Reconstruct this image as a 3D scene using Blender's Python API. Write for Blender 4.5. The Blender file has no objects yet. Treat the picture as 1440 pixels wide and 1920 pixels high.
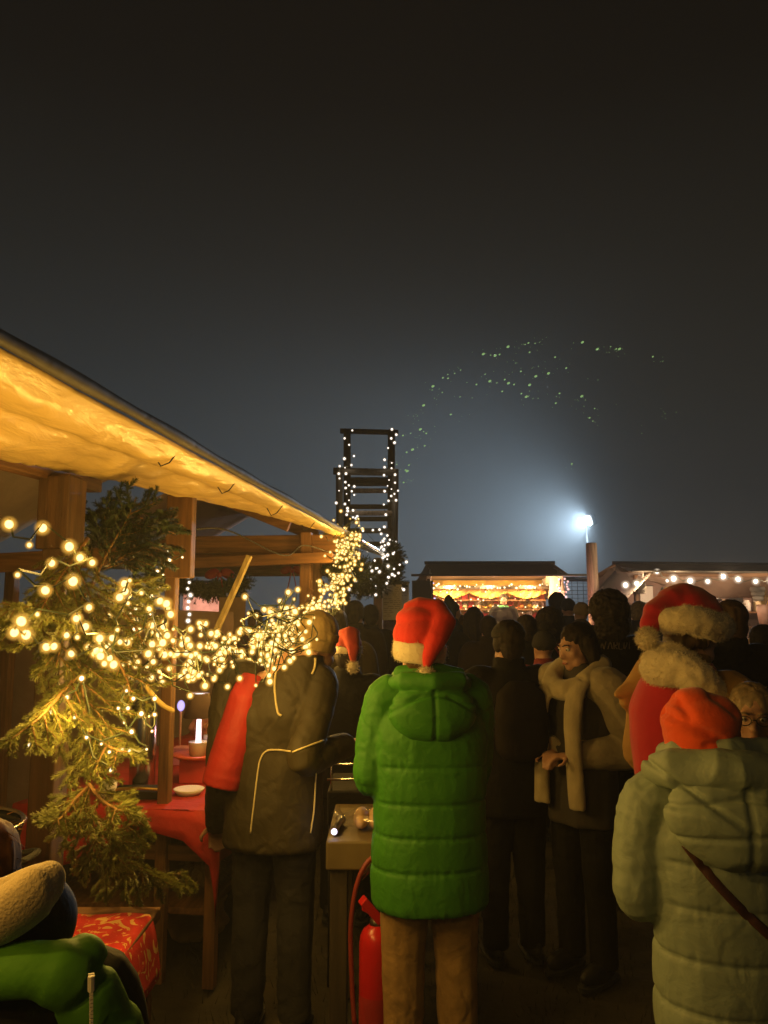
import bpy, math, random
import numpy as np
from mathutils import Vector, Matrix
from mathutils.bvhtree import BVHTree
R = math.radians
random.seed(7); rng = np.random.default_rng(11)
S = bpy.context.scene
COL = S.collection

# ------------------------------------------------------------------ camera
CAMZ = 1.72; FPX = 1443.0; PITCH = math.atan(188/1443)
cam_d = bpy.data.cameras.new('camera'); cam = bpy.data.objects.new('camera', cam_d); COL.objects.link(cam)
cam.location = (0, 0, CAMZ); cam.rotation_euler = (math.pi/2+PITCH, 0, 0)
cam_d.sensor_fit = 'VERTICAL'; cam_d.sensor_height = 24; cam_d.lens = 24*FPX/1920
cam_d.clip_start = .05; cam_d.clip_end = 500
S.camera = cam

# ------------------------------------------------------------------ night sky, exposure
w = bpy.data.worlds.new('World'); S.world = w; w.use_nodes = True
nt = w.node_tree; nt.nodes.clear()
wo = nt.nodes.new('ShaderNodeOutputWorld'); bg = nt.nodes.new('ShaderNodeBackground')
tc = nt.nodes.new('ShaderNodeTexCoord'); sp = nt.nodes.new('ShaderNodeSeparateXYZ'); cr = nt.nodes.new('ShaderNodeValToRGB')
nt.links.new(tc.outputs['Generated'], sp.inputs[0]); nt.links.new(sp.outputs['Z'], cr.inputs[0])
nt.links.new(cr.outputs[0], bg.inputs[0]); nt.links.new(bg.outputs[0], wo.inputs[0])
e = cr.color_ramp.elements
e[0].position = 0; e[0].color = (.023, .025, .0255, 1)
e[1].position = .74; e[1].color = (.0016, .0009, .0003, 1)
for p, c in ((.10, (.024, .026, .0262)), (.26, (.0160, .0160, .0136)), (.42, (.0090, .0080, .0055)), (.58, (.0030, .0020, .0008))):
    k = e.new(p); k.color = (*c, 1)
bg.inputs[1].default_value = 1.0
S.view_settings.view_transform = 'Standard'; S.view_settings.look = 'None'
S.view_settings.exposure = 0; S.view_settings.gamma = 1; S.view_settings.use_curve_mapping = False
cy = S.cycles
cy.max_bounces = 4; cy.diffuse_bounces = 2; cy.glossy_bounces = 2; cy.transmission_bounces = 3; cy.transparent_max_bounces = 14
cy.volume_bounces = 0; cy.sample_clamp_indirect = 1.0; cy.sample_clamp_direct = 0
cy.use_denoising = True; cy.use_adaptive_sampling = True; cy.adaptive_threshold = .02; cy.caustics_reflective = False; cy.caustics_refractive = False

# ------------------------------------------------------------------ helpers
def ray(px, py):
    a = (px-720)/FPX; b = (960-py)/FPX
    return Vector((a, math.cos(PITCH)-b*math.sin(PITCH), math.sin(PITCH)+b*math.cos(PITCH)))
def P(px, py, Y):
    d = ray(px, py); return Vector((0, 0, CAMZ)) + d*(Y/d.y)
def PZ(px, py, z):
    d = ray(px, py); return Vector((0, 0, CAMZ)) + d*((z-CAMZ)/d.z)
def hz(px, top, Y):
    return P(px, top, Y)

def _hash(i, j, k, s):
    h = (i*73856093) ^ (j*19349663) ^ (k*83492791) ^ (s*2654435761)
    h = (h ^ (h >> 13)) * 1274126177
    h = h ^ (h >> 16)
    return (h & 0xffff)/32767.5-1
def vnoise(p, scale=1., seed=0):
    q = np.asarray(p, float)*scale + 100
    f = np.floor(q).astype(np.int64); t = q-f; t = t*t*(3-2*t)
    out = 0
    for a in (0, 1):
        for b in (0, 1):
            for c in (0, 1):
                wgt = (t[:, 0] if a else 1-t[:, 0])*(t[:, 1] if b else 1-t[:, 1])*(t[:, 2] if c else 1-t[:, 2])
                out = out + wgt*_hash(f[:, 0]+a, f[:, 1]+b, f[:, 2]+c, seed)
    return out

class MB:
    def __init__(s): s.v = []; s.f = []; s.m = []; s.mi = 0
    def add(s, vs, fs):
        o = len(s.v); s.v += [tuple(x) for x in vs]; s.f += [tuple(i+o for i in f) for f in fs]; s.m += [s.mi]*len(fs); return s
    def box(s, c, d, rot=None):
        x, y, z = (k/2 for k in d)
        vs = [Vector(p) for p in ((-x,-y,-z),(x,-y,-z),(x,y,-z),(-x,y,-z),(-x,-y,z),(x,-y,z),(x,y,z),(-x,y,z))]
        if rot is not None:
            M_ = rot if isinstance(rot, Matrix) else Matrix.Rotation(rot, 3, 'Z'); vs = [M_ @ v for v in vs]
        c = Vector(c)
        return s.add([v+c for v in vs], [(0,3,2,1),(4,5,6,7),(0,1,5,4),(1,2,6,5),(2,3,7,6),(3,0,4,7)])
    def bar(s, a, b, wd, ht, up=(0,0,1)):
        a, b = Vector(a), Vector(b); d = (b-a); L = d.length; d.normalize()
        up = Vector(up)
        if abs(d.dot(up)) > .95: up = Vector((0, 1, 0))
        x = d.cross(up).normalized(); z = x.cross(d)
        return s.box((a+b)/2, (wd, L, ht), Matrix((x, d, z)).transposed())
    def tube(s, pts, rad, n=8, cap=True, flat=1.0):
        pts = [Vector(p) for p in pts]; N = len(pts)
        if not hasattr(rad, '__len__'): rad = [rad]*N
        vs = []; fs = []; prev = None
        for i, p in enumerate(pts):
            d = (pts[min(i+1, N-1)]-pts[max(i-1, 0)])
            d = d.normalized() if d.length > 1e-9 else Vector((0,0,1))
            if prev is None:
                h = Vector((1,0,0)) if abs(d.x) < .9 else Vector((0,1,0))
                x = (h-d*h.dot(d)).normalized()
            else:
                x = prev-d*prev.dot(d)
                x = x.normalized() if x.length > 1e-6 else Vector((1,0,0))
            prev = x; y = d.cross(x)
            r = rad[i]
            for k in range(n):
                a = 2*math.pi*k/n
                vs.append(p+x*(r*math.cos(a))+y*(r*flat*math.sin(a)))
        for i in range(N-1):
            for k in range(n):
                fs.append((i*n+k, i*n+(k+1) % n, (i+1)*n+(k+1) % n, (i+1)*n+k))
        if cap:
            fs.append(tuple(range(n))[::-1]); fs.append(tuple((N-1)*n+k for k in range(n)))
        return s.add(vs, fs)
    def rings(s, rs, n=28, cap=True):
        """closed loft of ellipses: (cx, cy, z, rx, ry[, power])"""
        vs = []; fs = []
        for r in rs:
            cx, cy_, z, rx, ry = r[:5]; pw = r[5] if len(r) > 5 else 1
            for k in range(n):
                a = 2*math.pi*k/n; c, q = math.cos(a), math.sin(a)
                vs.append((cx+rx*math.copysign(abs(c)**pw, c), cy_+ry*math.copysign(abs(q)**pw, q), z))
        N = len(rs)
        for i in range(N-1):
            for k in range(n):
                fs.append((i*n+k, i*n+(k+1) % n, (i+1)*n+(k+1) % n, (i+1)*n+k))
        if cap:
            fs.append(tuple(range(n))[::-1]); fs.append(tuple((N-1)*n+k for k in range(n)))
        return s.add(vs, fs)
    def ell(s, c, r, rot=None, nu=14, nv=9):
        c = Vector(c); vs = []; fs = []
        if not hasattr(r, '__len__'): r = (r, r, r)
        for i in range(1, nv):
            t = math.pi*i/nv
            for k in range(nu):
                a = 2*math.pi*k/nu
                vs.append(Vector((r[0]*math.sin(t)*math.cos(a), r[1]*math.sin(t)*math.sin(a), r[2]*math.cos(t))))
        vs.append(Vector((0,0,r[2]))); vs.append(Vector((0,0,-r[2])))
        T, B = len(vs)-2, len(vs)-1
        for i in range(nv-2):
            for k in range(nu):
                fs.append((i*nu+k, (i+1)*nu+k, (i+1)*nu+(k+1) % nu, i*nu+(k+1) % nu))
        for k in range(nu):
            fs.append((T, k, (k+1) % nu)); fs.append((B, (nv-2)*nu+(k+1) % nu, (nv-2)*nu+k))
        if rot is not None: vs = [rot @ v for v in vs]
        return s.add([v+c for v in vs], fs)
    def lathe(s, prof, c=(0,0,0), n=20):
        c = Vector(c); vs = []; fs = []; N = len(prof)
        for r, z in prof:
            for k in range(n):
                a = 2*math.pi*k/n; vs.append(Vector((r*math.cos(a), r*math.sin(a), z))+c)
        for i in range(N-1):
            for k in range(n):
                fs.append((i*n+k, i*n+(k+1) % n, (i+1)*n+(k+1) % n, (i+1)*n+k))
        return s.add(vs, fs)
    def sheet(s, grid, t=.004):
        """grid[i][j] of Vectors -> sheet with thickness"""
        g = np.array([[list(p) for p in row] for row in grid]); a, b = g.shape[:2]
        du = np.gradient(g, axis=0); dv = np.gradient(g, axis=1); nn = np.cross(du, dv)
        nn /= np.maximum(np.linalg.norm(nn, axis=2, keepdims=True), 1e-9)
        top = (g+nn*t/2).reshape(-1, 3); bot = (g-nn*t/2).reshape(-1, 3); n = a*b
        fs = []
        for i in range(a-1):
            for j in range(b-1):
                q = (i*b+j, (i+1)*b+j, (i+1)*b+j+1, i*b+j+1)
                fs.append(q); fs.append(tuple(k+n for k in q[::-1]))
        edge = [(0, j) for j in range(b)]+[(i, b-1) for i in range(1, a)]+[(a-1, j) for j in range(b-2, -1, -1)]+[(i, 0) for i in range(a-2, 0, -1)]
        ix = [i*b+j for i, j in edge]
        for k in range(len(ix)):
            p, q = ix[k], ix[(k+1) % len(ix)]; fs.append((p, q, q+n, p+n))
        return s.add([tuple(x) for x in np.vstack([top, bot])], fs)
    def mesh(s, name, smooth=False):
        me = bpy.data.meshes.new(name); me.from_pydata([tuple(v) for v in s.v], [], s.f); me.update()
        if max(s.m, default=0): me.polygons.foreach_set('material_index', s.m)
        if smooth: me.polygons.foreach_set('use_smooth', [True]*len(me.polygons))
        return me
    def build(s, name, mat, parent=None, smooth=False, bevel=0):
        me = s.mesh(name, smooth); return link(name, me, mat, parent, bevel)

def link(name, me, mat, parent=None, bevel=0):
    o = bpy.data.objects.new(name, me); COL.objects.link(o)
    for m in (mat if isinstance(mat, (list, tuple)) else [mat]):
        if m is not None: me.materials.append(m)
    if parent is not None: o.parent = parent
    if bevel:
        b = o.modifiers.new('bevel', 'BEVEL'); b.width = bevel; b.segments = 2; b.limit_method = 'ANGLE'
    return o
def solid(mb, voxel, smooth=4, name='m'):
    """one continuous skin over the overlapping closed shapes of mb"""
    me = mb.mesh('tmp'); o = bpy.data.objects.new('tmp', me); COL.objects.link(o)
    r = o.modifiers.new('r', 'REMESH'); r.mode = 'VOXEL'; r.voxel_size = voxel; r.use_smooth_shade = True
    if smooth:
        k = o.modifiers.new('s', 'SMOOTH'); k.factor = .5; k.iterations = smooth
    dg = bpy.context.evaluated_depsgraph_get()
    out = bpy.data.meshes.new_from_object(o.evaluated_get(dg)); out.name = name
    bpy.data.objects.remove(o); bpy.data.meshes.remove(me)
    out.polygons.foreach_set('use_smooth', [True]*len(out.polygons))
    return out
def getco(me):
    a = np.empty(len(me.vertices)*3); me.vertices.foreach_get('co', a); return a.reshape(-1, 3)
def getno(me):
    a = np.empty(len(me.vertices)*3, np.float32); me.vertex_normals.foreach_get('vector', a); return a.reshape(-1, 3)
def setco(me, co): me.vertices.foreach_set('co', np.ascontiguousarray(co).ravel()); me.update()
def push(me, amt):
    setco(me, getco(me)+getno(me)*amt[:, None])
def folds(me, amp=.006, scale=(9, 9, 5), seed=0):
    co = getco(me); q = co*np.array(scale)
    n = vnoise(q, 1, seed); n2 = vnoise(q, 2.3, seed+5)
    ridge = 1-np.abs(n)*2
    push(me, amp*(ridge*.6+n2*.5))
def fuzz(me, count, length, width=.0012, down=0., seed=3):
    """short pile: thin slivers standing on the surface, same mesh"""
    rg = np.random.default_rng(seed); co = getco(me); no = getno(me)
    idx = rg.integers(0, len(co), count)
    vs = [tuple(v) for v in co]; fs = [tuple(p.vertices) for p in me.polygons]
    jit = rg.normal(0, .55, (count, 3)); L = length*rg.uniform(.5, 1.2, count); o = len(vs)
    d = no[idx]+jit; d[:, 2] -= down; d /= np.linalg.norm(d, axis=1, keepdims=True)
    side = np.cross(d, rg.normal(0, 1, (count, 3))); side /= np.linalg.norm(side, axis=1, keepdims=True)
    base = co[idx]+rg.normal(0, .003, (count, 3)); tip = base+d*L[:, None]
    for k in range(count):
        vs += [tuple(base[k]-side[k]*width), tuple(base[k]+side[k]*width), tuple(tip[k])]
        fs.append((o+3*k, o+3*k+1, o+3*k+2))
    nm = bpy.data.meshes.new(me.name); nm.from_pydata(vs, [], fs); nm.update()
    nm.polygons.foreach_set('use_smooth', [True]*len(nm.polygons)); return nm
def tag(o, label, cat, group=None, kind=None):
    if label: o['label'] = label
    if cat: o['category'] = cat
    if group: o['group'] = group
    if kind: o['kind'] = kind
    return o
def thing(name, label, cat, loc=(0,0,0), rz=0, group=None):
    o = bpy.data.objects.new(name, None); COL.objects.link(o); o.location = loc; o.rotation_euler = (0, 0, rz)
    o.empty_display_size = .1
    return tag(o, label, cat, group)
def copy_tree(o, parent=None):
    c = o.copy(); COL.objects.link(c); c.parent = parent
    for ch in list(o.children): copy_tree(ch, c)
    return c
def spline(pts, n=12):
    """Catmull-Rom through pts"""
    p = [Vector(q) for q in pts]; p = [p[0]*2-p[1]]+p+[p[-1]*2-p[-2]]; out = []
    for i in range(1, len(p)-2):
        for k in range(n):
            t = k/n; a, b, c, d = p[i-1], p[i], p[i+1], p[i+2]
            out.append(.5*((2*b)+(c-a)*t+(2*a-5*b+4*c-d)*t*t+(3*b-a-3*c+d)*t**3))
    out.append(p[-2]); return out

# ------------------------------------------------------------------ materials
MATS = {}
def M(name, rgb, rough=.8, metal=0, var=.25, vs=6., bump=0., bs=40., sheen=0., emit=None, es=0., trans=0., spec=.5, rgb2=None, stretch=None, wr=0., ws=14.):
    if name in MATS: return MATS[name]
    m = bpy.data.materials.new(name); m.use_nodes = True; t = m.node_tree; b = t.nodes['Principled BSDF']; L = t.links.new
    b.inputs['Roughness'].default_value = rough; b.inputs['Metallic'].default_value = metal
    b.inputs['Specular IOR Level'].default_value = spec
    tcn = t.nodes.new('ShaderNodeTexCoord'); mp = t.nodes.new('ShaderNodeMapping'); L(tcn.outputs['Object'], mp.inputs[0])
    if stretch: mp.inputs['Scale'].default_value = stretch
    n = t.nodes.new('ShaderNodeTexNoise'); n.inputs['Scale'].default_value = vs; n.inputs['Detail'].default_value = 5; L(mp.outputs[0], n.inputs['Vector'])
    mx = t.nodes.new('ShaderNodeMix'); mx.data_type = 'RGBA'
    c2 = rgb2 if rgb2 else tuple(c*(1-var) for c in rgb)
    mx.inputs['A'].default_value = (*c2, 1); mx.inputs['B'].default_value = (*[min(1, c*(1+var*.4)) for c in rgb], 1)
    rp = t.nodes.new('ShaderNodeMapRange'); rp.inputs['From Min'].default_value = .32; rp.inputs['From Max'].default_value = .68
    L(n.outputs['Fac'], rp.inputs['Value']); L(rp.outputs[0], mx.inputs['Factor']); L(mx.outputs['Result'], b.inputs['Base Color'])
    if bump or wr:
        prev = None
        for sc, st, ds in ((ws, wr, .02), (bs, bump, .004)):
            if not st: continue
            n2 = t.nodes.new('ShaderNodeTexNoise'); n2.inputs['Scale'].default_value = sc; n2.inputs['Detail'].default_value = 4
            n2.inputs['Distortion'].default_value = .6 if sc == ws else 0
            L(mp.outputs[0], n2.inputs['Vector'])
            bp = t.nodes.new('ShaderNodeBump'); bp.inputs['Strength'].default_value = st; bp.inputs['Distance'].default_value = ds
            L(n2.outputs['Fac'], bp.inputs['Height'])
            if prev: L(prev.outputs[0], bp.inputs['Normal'])
            prev = bp
        L(prev.outputs[0], b.inputs['Normal'])
    if sheen: b.inputs['Sheen Weight'].default_value = sheen; b.inputs['Sheen Roughness'].default_value = .5
    if emit: b.inputs['Emission Color'].default_value = (*emit, 1); b.inputs['Emission Strength'].default_value = es
    if trans:
        out = t.nodes['Material Output']; tr = t.nodes.new('ShaderNodeBsdfTranslucent'); ms = t.nodes.new('ShaderNodeMixShader')
        L(mx.outputs['Result'], tr.inputs[0]); ms.inputs[0].default_value = trans
        L(b.outputs[0], ms.inputs[1]); L(tr.outputs[0], ms.inputs[2]); L(ms.outputs[0], out.inputs[0])
    MATS[name] = m; return m
def wood(name, rgb, rough=.65, axis=2):
    st = [14, 14, 14]; st[axis] = 1.2
    return M(name, rgb, rough, var=.45, vs=3, bump=.35, bs=9, stretch=st)
def bulb_mat(name, core, rim, cs, rs):
    """frosted lamp: hot in the middle, coloured where the glass is seen at a slant"""
    if name in MATS: return MATS[name]
    m = bpy.data.materials.new(name); m.use_nodes = True; t = m.node_tree; t.nodes.clear(); L = t.links.new
    lw = t.nodes.new('ShaderNodeLayerWeight'); lw.inputs[0].default_value = .5
    r = t.nodes.new('ShaderNodeValToRGB'); L(lw.outputs['Facing'], r.inputs[0])
    r.color_ramp.elements[0].position = .22; r.color_ramp.elements[0].color = (*[c*cs/10 for c in core], 1)
    r.color_ramp.elements[1].position = .80; r.color_ramp.elements[1].color = (*[c*rs/10 for c in rim], 1)
    em = t.nodes.new('ShaderNodeEmission'); em.inputs[1].default_value = 10; L(r.outputs[0], em.inputs[0])
    out = t.nodes.new('ShaderNodeOutputMaterial'); L(em.outputs[0], out.inputs[0])
    m.cycles.emission_sampling = 'NONE'
    MATS[name] = m; return m
def halo_mat(name, col, st, dens):
    """glow halo painted as a shell round a bulb, fading out at its edge"""
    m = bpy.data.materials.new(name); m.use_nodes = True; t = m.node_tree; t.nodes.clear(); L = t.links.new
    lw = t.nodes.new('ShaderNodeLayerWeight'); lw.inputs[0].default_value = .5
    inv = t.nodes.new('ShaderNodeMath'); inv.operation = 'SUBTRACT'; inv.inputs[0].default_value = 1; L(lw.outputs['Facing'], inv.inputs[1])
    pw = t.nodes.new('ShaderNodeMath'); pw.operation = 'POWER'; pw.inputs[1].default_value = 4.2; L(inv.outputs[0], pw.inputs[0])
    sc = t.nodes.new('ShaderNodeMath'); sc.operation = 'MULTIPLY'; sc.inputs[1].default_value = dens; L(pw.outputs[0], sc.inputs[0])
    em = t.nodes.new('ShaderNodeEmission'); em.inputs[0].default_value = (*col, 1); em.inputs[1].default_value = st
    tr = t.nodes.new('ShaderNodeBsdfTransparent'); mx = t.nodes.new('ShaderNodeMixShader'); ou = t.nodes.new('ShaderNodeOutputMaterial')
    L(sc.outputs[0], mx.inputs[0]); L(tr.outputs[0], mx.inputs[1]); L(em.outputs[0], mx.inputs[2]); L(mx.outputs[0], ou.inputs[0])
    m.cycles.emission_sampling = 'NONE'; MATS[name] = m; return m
WARM = (1.0, .56, .105)
def lamp(parent, loc, power, color=WARM, r=.02, name='bulb_light'):
    l = bpy.data.lights.new(name, 'POINT'); l.energy = power; l.color = color; l.shadow_soft_size = r
    o = bpy.data.objects.new(name, l); COL.objects.link(o); o.location = loc; o.parent = parent; return o

m_wood = wood('stall_timber', (.19, .09, .033)); m_wood_y = wood('stall_timber_across', (.19, .09, .033), axis=1); m_wood_x = wood('stall_timber_cross', (.22, .105, .038), axis=0)
m_wood_d = wood('dimmed_timber', (.095, .048, .020))  # dimness put into the colour: stall timber darkened against the strong near lamps
m_pine = wood('raw_pine', (.55, .42, .16)); m_post_wood = wood('silvered_post', (.50, .37, .26))
m_grey_wood = wood('weathered_wood', (.33, .25, .18)); m_dark_wood = wood('dark_timber', (.05, .038, .025))
m_tarp = M('canopy_plastic', (.74, .54, .20), .27, var=.12, vs=2, wr=.55, ws=9, bump=.15, bs=60, trans=.25, spec=.7, stretch=(1.6, .55, 1.6))
m_canvas = M('canvas', (.46, .37, .27), .75, var=.2, vs=2.5, wr=.5, ws=5, trans=.2)
m_mauve = M('mauve_canvas', (.30, .20, .16), .8, var=.25, vs=2, wr=.5, ws=5)
m_hem = M('dark_hem', (.030, .026, .022), .65, wr=.3, ws=10)
m_needle = M('spruce_needle', (.20, .21, .05), .5, var=.5, vs=9, trans=.3)
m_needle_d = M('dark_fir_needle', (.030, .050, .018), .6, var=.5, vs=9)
m_twig = M('spruce_twig', (.20, .10, .035), .8, bump=.4, bs=80)
m_red = M('red_cloth', (.42, .016, .012), .75, var=.25, vs=8, wr=.4, ws=10)
m_skin = M('skin', (.48, .27, .18), .5, var=.15, vs=25, bump=.1, bs=250)
m_black = M('black_cloth', (.018, .016, .015), .85, wr=.5, ws=14)
m_wire = M('dark_cable', (.02, .03, .015), .5)
m_white = M('white_plastic', (.75, .73, .68), .5, var=.06)
m_paper = M('paper', (.62, .56, .48), .85, var=.08)
m_steel = M('steel', (.62, .60, .56), .22, 1, var=.1)
m_chrome = M('dull_metal', (.35, .33, .3), .35, 1, var=.2)
m_bulb = bulb_mat('warm_bulb', (1, .76, .33), (1, .55, .12), 3.6, 1.6)
m_halo = halo_mat('amber_halo', (1, .50, .07), 1.4, .55); m_halow = halo_mat('pale_halo', (1, .80, .58), 1.2, .55)
m_led = bulb_mat('small_led', (1, .86, .56), (1, .62, .18), 6, 1.2)
m_ledw = bulb_mat('cool_led', (1, .93, .85), (.9, .75, .6), 5, 1.0)
m_fest = bulb_mat('festoon_bulb', (1, .92, .74), (1, .75, .42), 7, 1.6)

# ------------------------------------------------------------------ ground and sky glow
def ground():
    n = 90; xs = np.concatenate([np.linspace(-120, -8, 12), np.linspace(-7.5, 8, 60), np.linspace(9, 120, 12)])
    ys = np.concatenate([np.linspace(-60, -1, 8), np.linspace(-.5, 12, 70), np.linspace(13, 160, 16)])
    X, Y = np.meshgrid(xs, ys, indexing='ij'); p = np.stack([X.ravel(), Y.ravel(), np.zeros(X.size)], 1)
    z = .012*vnoise(p, 3.1, 3)+.006*vnoise(p, 9, 4); z -= z.max()*.6
    mb = MB(); a, b = X.shape
    mb.add([(p[i, 0], p[i, 1], z[i]) for i in range(len(p))], [(i*b+j, (i+1)*b+j, (i+1)*b+j+1, i*b+j+1) for i in range(a-1) for j in range(b-1)])
    o = mb.build('ground', M('trodden_ground', (.032, .025, .013), .95, var=.6, vs=4, bump=.6, bs=30, wr=.5, ws=6), smooth=True)
    o['kind'] = 'structure'
ground()
def grass():
    mb = MB()
    for k in range(9000):
        x = rng.uniform(-2.6, 3); y = rng.uniform(2.0, 6.5); h = rng.uniform(.02, .055); a = rng.uniform(0, 6.28); t = rng.normal(0, .02, 2)
        c, s_ = .0022*math.cos(a), .0022*math.sin(a)
        mb.add([(x-c, y-s_, -.02), (x+c, y+s_, -.02), (x+t[0], y+t[1], h)], [(0, 1, 2)])
    tag(mb.build('grass', M('trampled_grass', (.035, .034, .012), .8, var=.5, vs=2)), None, None, None, 'stuff')
grass()

# ------------------------------------------------------------------ the stall row on the left: u outward, v along the front
AL = math.atan(.133); SX, SY = -1.165, 0.
def E(u, v, z): return Vector((SX+u*math.cos(AL)+v*math.sin(AL), SY-u*math.sin(AL)+v*math.cos(AL), z))
EZ = 2.352
def inner_z(v): return 2.20+(v-2.3)*.066 if v > 2.3 else 2.20+(v-2.3)*.03
def stall_root(name, label): return thing(name, label, 'market stall', (SX, SY, 0), -AL, 'timber market stalls in the row with the tied fir')
st1 = stall_root('market_stall', 'timber market stall with glowing yellow plastic canopy, hung with thick warm light chains')
def flap(v0, v1, parent, seed, izf=inner_z, ez=EZ):
    nv, nu = int((v1-v0)*44), 34; grid = []
    for i in range(nv+1):
        v = v0+(v1-v0)*i/nv; row = []
        for j in range(nu+1):
            t = j/nu; u = -.36*t
            z = ez+(izf(v)-ez)*t
            z += -.030*math.sin(math.pi*min(1, t/.45))*(t < .45)-.02*math.sin(math.pi*max(0, (t-.45)/.55))
            row.append(Vector((u, v, z)))
        grid.append(row)
    q = np.array([[list(p) for p in r_] for r_ in grid]); f = q.reshape(-1, 3)
    d = .010*vnoise(f*np.array((9, 2.2, 0)), 1, seed)+.006*vnoise(f*np.array((26, 7, 0)), 1, seed+1)+.004*(1-2*np.abs(vnoise(f*np.array((14, 12, 0)), 1, seed+2)))
    tt = (-f[:, 0]/.36); d *= np.clip(tt*4, .15, 1)
    q[..., 2] += d.reshape(q.shape[:2])
    grid = [[Vector(p) for p in r_] for r_ in q]
    o = MB(); o.sheet(grid, .003); return o.build('front_flap', m_tarp, parent, True)
flap(-1.2, 6.62, st1, 21)
mb = MB(); pts = [(.012+.004*math.sin(v*3), v, EZ+.022) for v in np.linspace(-1.2, 6.66, 50)]
mb.tube(pts, [.021+.003*math.sin(i*1.3) for i in range(50)], 10); mb.build('canopy_hem', m_hem, st1, True)
for v in (2.9, 3.6, 4.45, 5.3, 6.1): MB().tube([(-.10, v, EZ-.035), (-.09, v+.05, EZ-.07), (-.06, v+.06, EZ-.055), (-.02, v+.05, EZ-.01)], .003, 5).build('canopy_hook', m_black, st1, True)
def canvas(parent, name, pts, nu, nv, mat, seed, amp=.03, sag=.06):
    """quad patch a-b-c-d with sag and wrinkles"""
    a, b, c, d = (Vector(p) for p in pts); grid = []
    for i in range(nu+1):
        s_ = i/nu; row = []
        for j in range(nv+1):
            t = j/nv; p = (a*(1-s_)+b*s_)*(1-t)+(d*(1-s_)+c*s_)*t
            p = p-Vector((0, 0, sag*math.sin(math.pi*s_)*math.sin(math.pi*t))); row.append(p)
        grid.append(row)
    n = (b-a).cross(d-a).normalized(); q = np.array([[list(p) for p in r_] for r_ in grid]); f = q.reshape(-1, 3)
    dd = amp*vnoise(f, 1.7, seed)+amp*.4*vnoise(f, 5.1, seed+1)
    q += (dd.reshape(q.shape[:2])[..., None])*np.array(n)
    o = MB(); o.sheet([[Vector(p) for p in r_] for r_ in q], .003); return o.build(name, mat, parent, True)
# roof behind the front purlin: front slope, ridge, rear slope
canvas(st1, 'front_roof', [(-.40, .4, 2.30), (-.40, 6.5, 2.52), (-1.6, 6.3, 2.98), (-1.6, .4, 2.98)], 40, 12, m_canvas, 5, sag=.03)
canvas(st1, 'rear_roof', [(-1.6, .4, 2.94), (-1.6, 5.9, 2.94), (-3.0, 5.9, 2.12), (-3.0, .4, 2.12)], 44, 14, m_canvas, 8)
canvas(st1, 'end_curtain', [(-3.0, 6.42, .02), (-.95, 6.42, .02), (-.95, 6.42, 1.72), (-3.0, 6.42, 1.80)], 16, 14, m_mauve, 31, .05, 0)
canvas(st1, 'rear_curtain', [(-2.95, .5, .02), (-2.95, 6.3, .02), (-2.95, 6.3, 1.72), (-2.95, .5, 1.80)], 36, 12, m_mauve, 33, .05, 0)
for (v, ztop) in ((2.72, 2.22), (3.86, 2.30), (6.5, 2.4)):
    mb = MB(); wd_ = .056 if 3 < v < 4 else .092; mb.box((-.412 if 3 < v < 4 else -.35, v, ztop/2-.01), (wd_, wd_, ztop)); mb.build('post', m_wood_d if v < 3 else m_wood, st1, bevel=.006)
mb = MB(); mb.box((-.375, 3.86, 2.10), (.135, .062, .42)); mb.build('post_sleeve', m_wood, st1, bevel=.004)
mb = MB(); mb.box((-.355, 2.72, 2.07), (.118, .12, .26)); mb.build('post_sleeve', m_wood_d, st1, bevel=.004)
for v in (.6, 3.4, 6.3):
    mb = MB(); mb.box((-2.88, v, 1.08), (.09, .09, 2.16)); mb.build('post', m_wood, st1, bevel=.006)
mb = MB(); mb.bar((-.41, .4, 2.165), (-.41, 3.05, 2.225), .06, .05); mb.build('purlin', m_wood_y, st1, bevel=.004)
mb = MB(); mb.bar((-1.6, .4, 2.90), (-1.6, 6.3, 2.90), .07, .09); mb.build('ridge_beam', m_wood_y, st1, bevel=.004)
mb = MB(); mb.bar((-.03, 6.56, 2.30), (-2.2, 6.56, 2.30), .05, .15); mb.build('tie_beam', m_wood_x, st1, bevel=.004)
mb = MB(); mb.bar((-.10, 6.40, 2.17), (-1.4, 6.40, 2.13), .05, .09); mb.build('tie_beam', m_wood_x, st1, bevel=.004)
mb = MB(); mb.bar((-.45, 6.3, 2.42), (-1.58, 6.3, 2.88), .05, .09); mb.build('rafter', m_wood_x, st1, bevel=.004)
mb = MB(); mb.bar((-.42, 3.93, 2.02), (-2.85, 3.93, 1.92), .045, .10); mb.build('tie_beam', m_wood_x, st1, bevel=.004)
mb = MB(); mb.tube(spline([(-.37, 3.8, 2.12), (-.36, 4.5, 2.20), (-.2, 5.2, 2.1), (-.2, 5.8, 2.22), (-.1, 6.5, 2.2)], 8), .005, 5)
mb.build('cable', m_black, st1, True)

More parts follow.
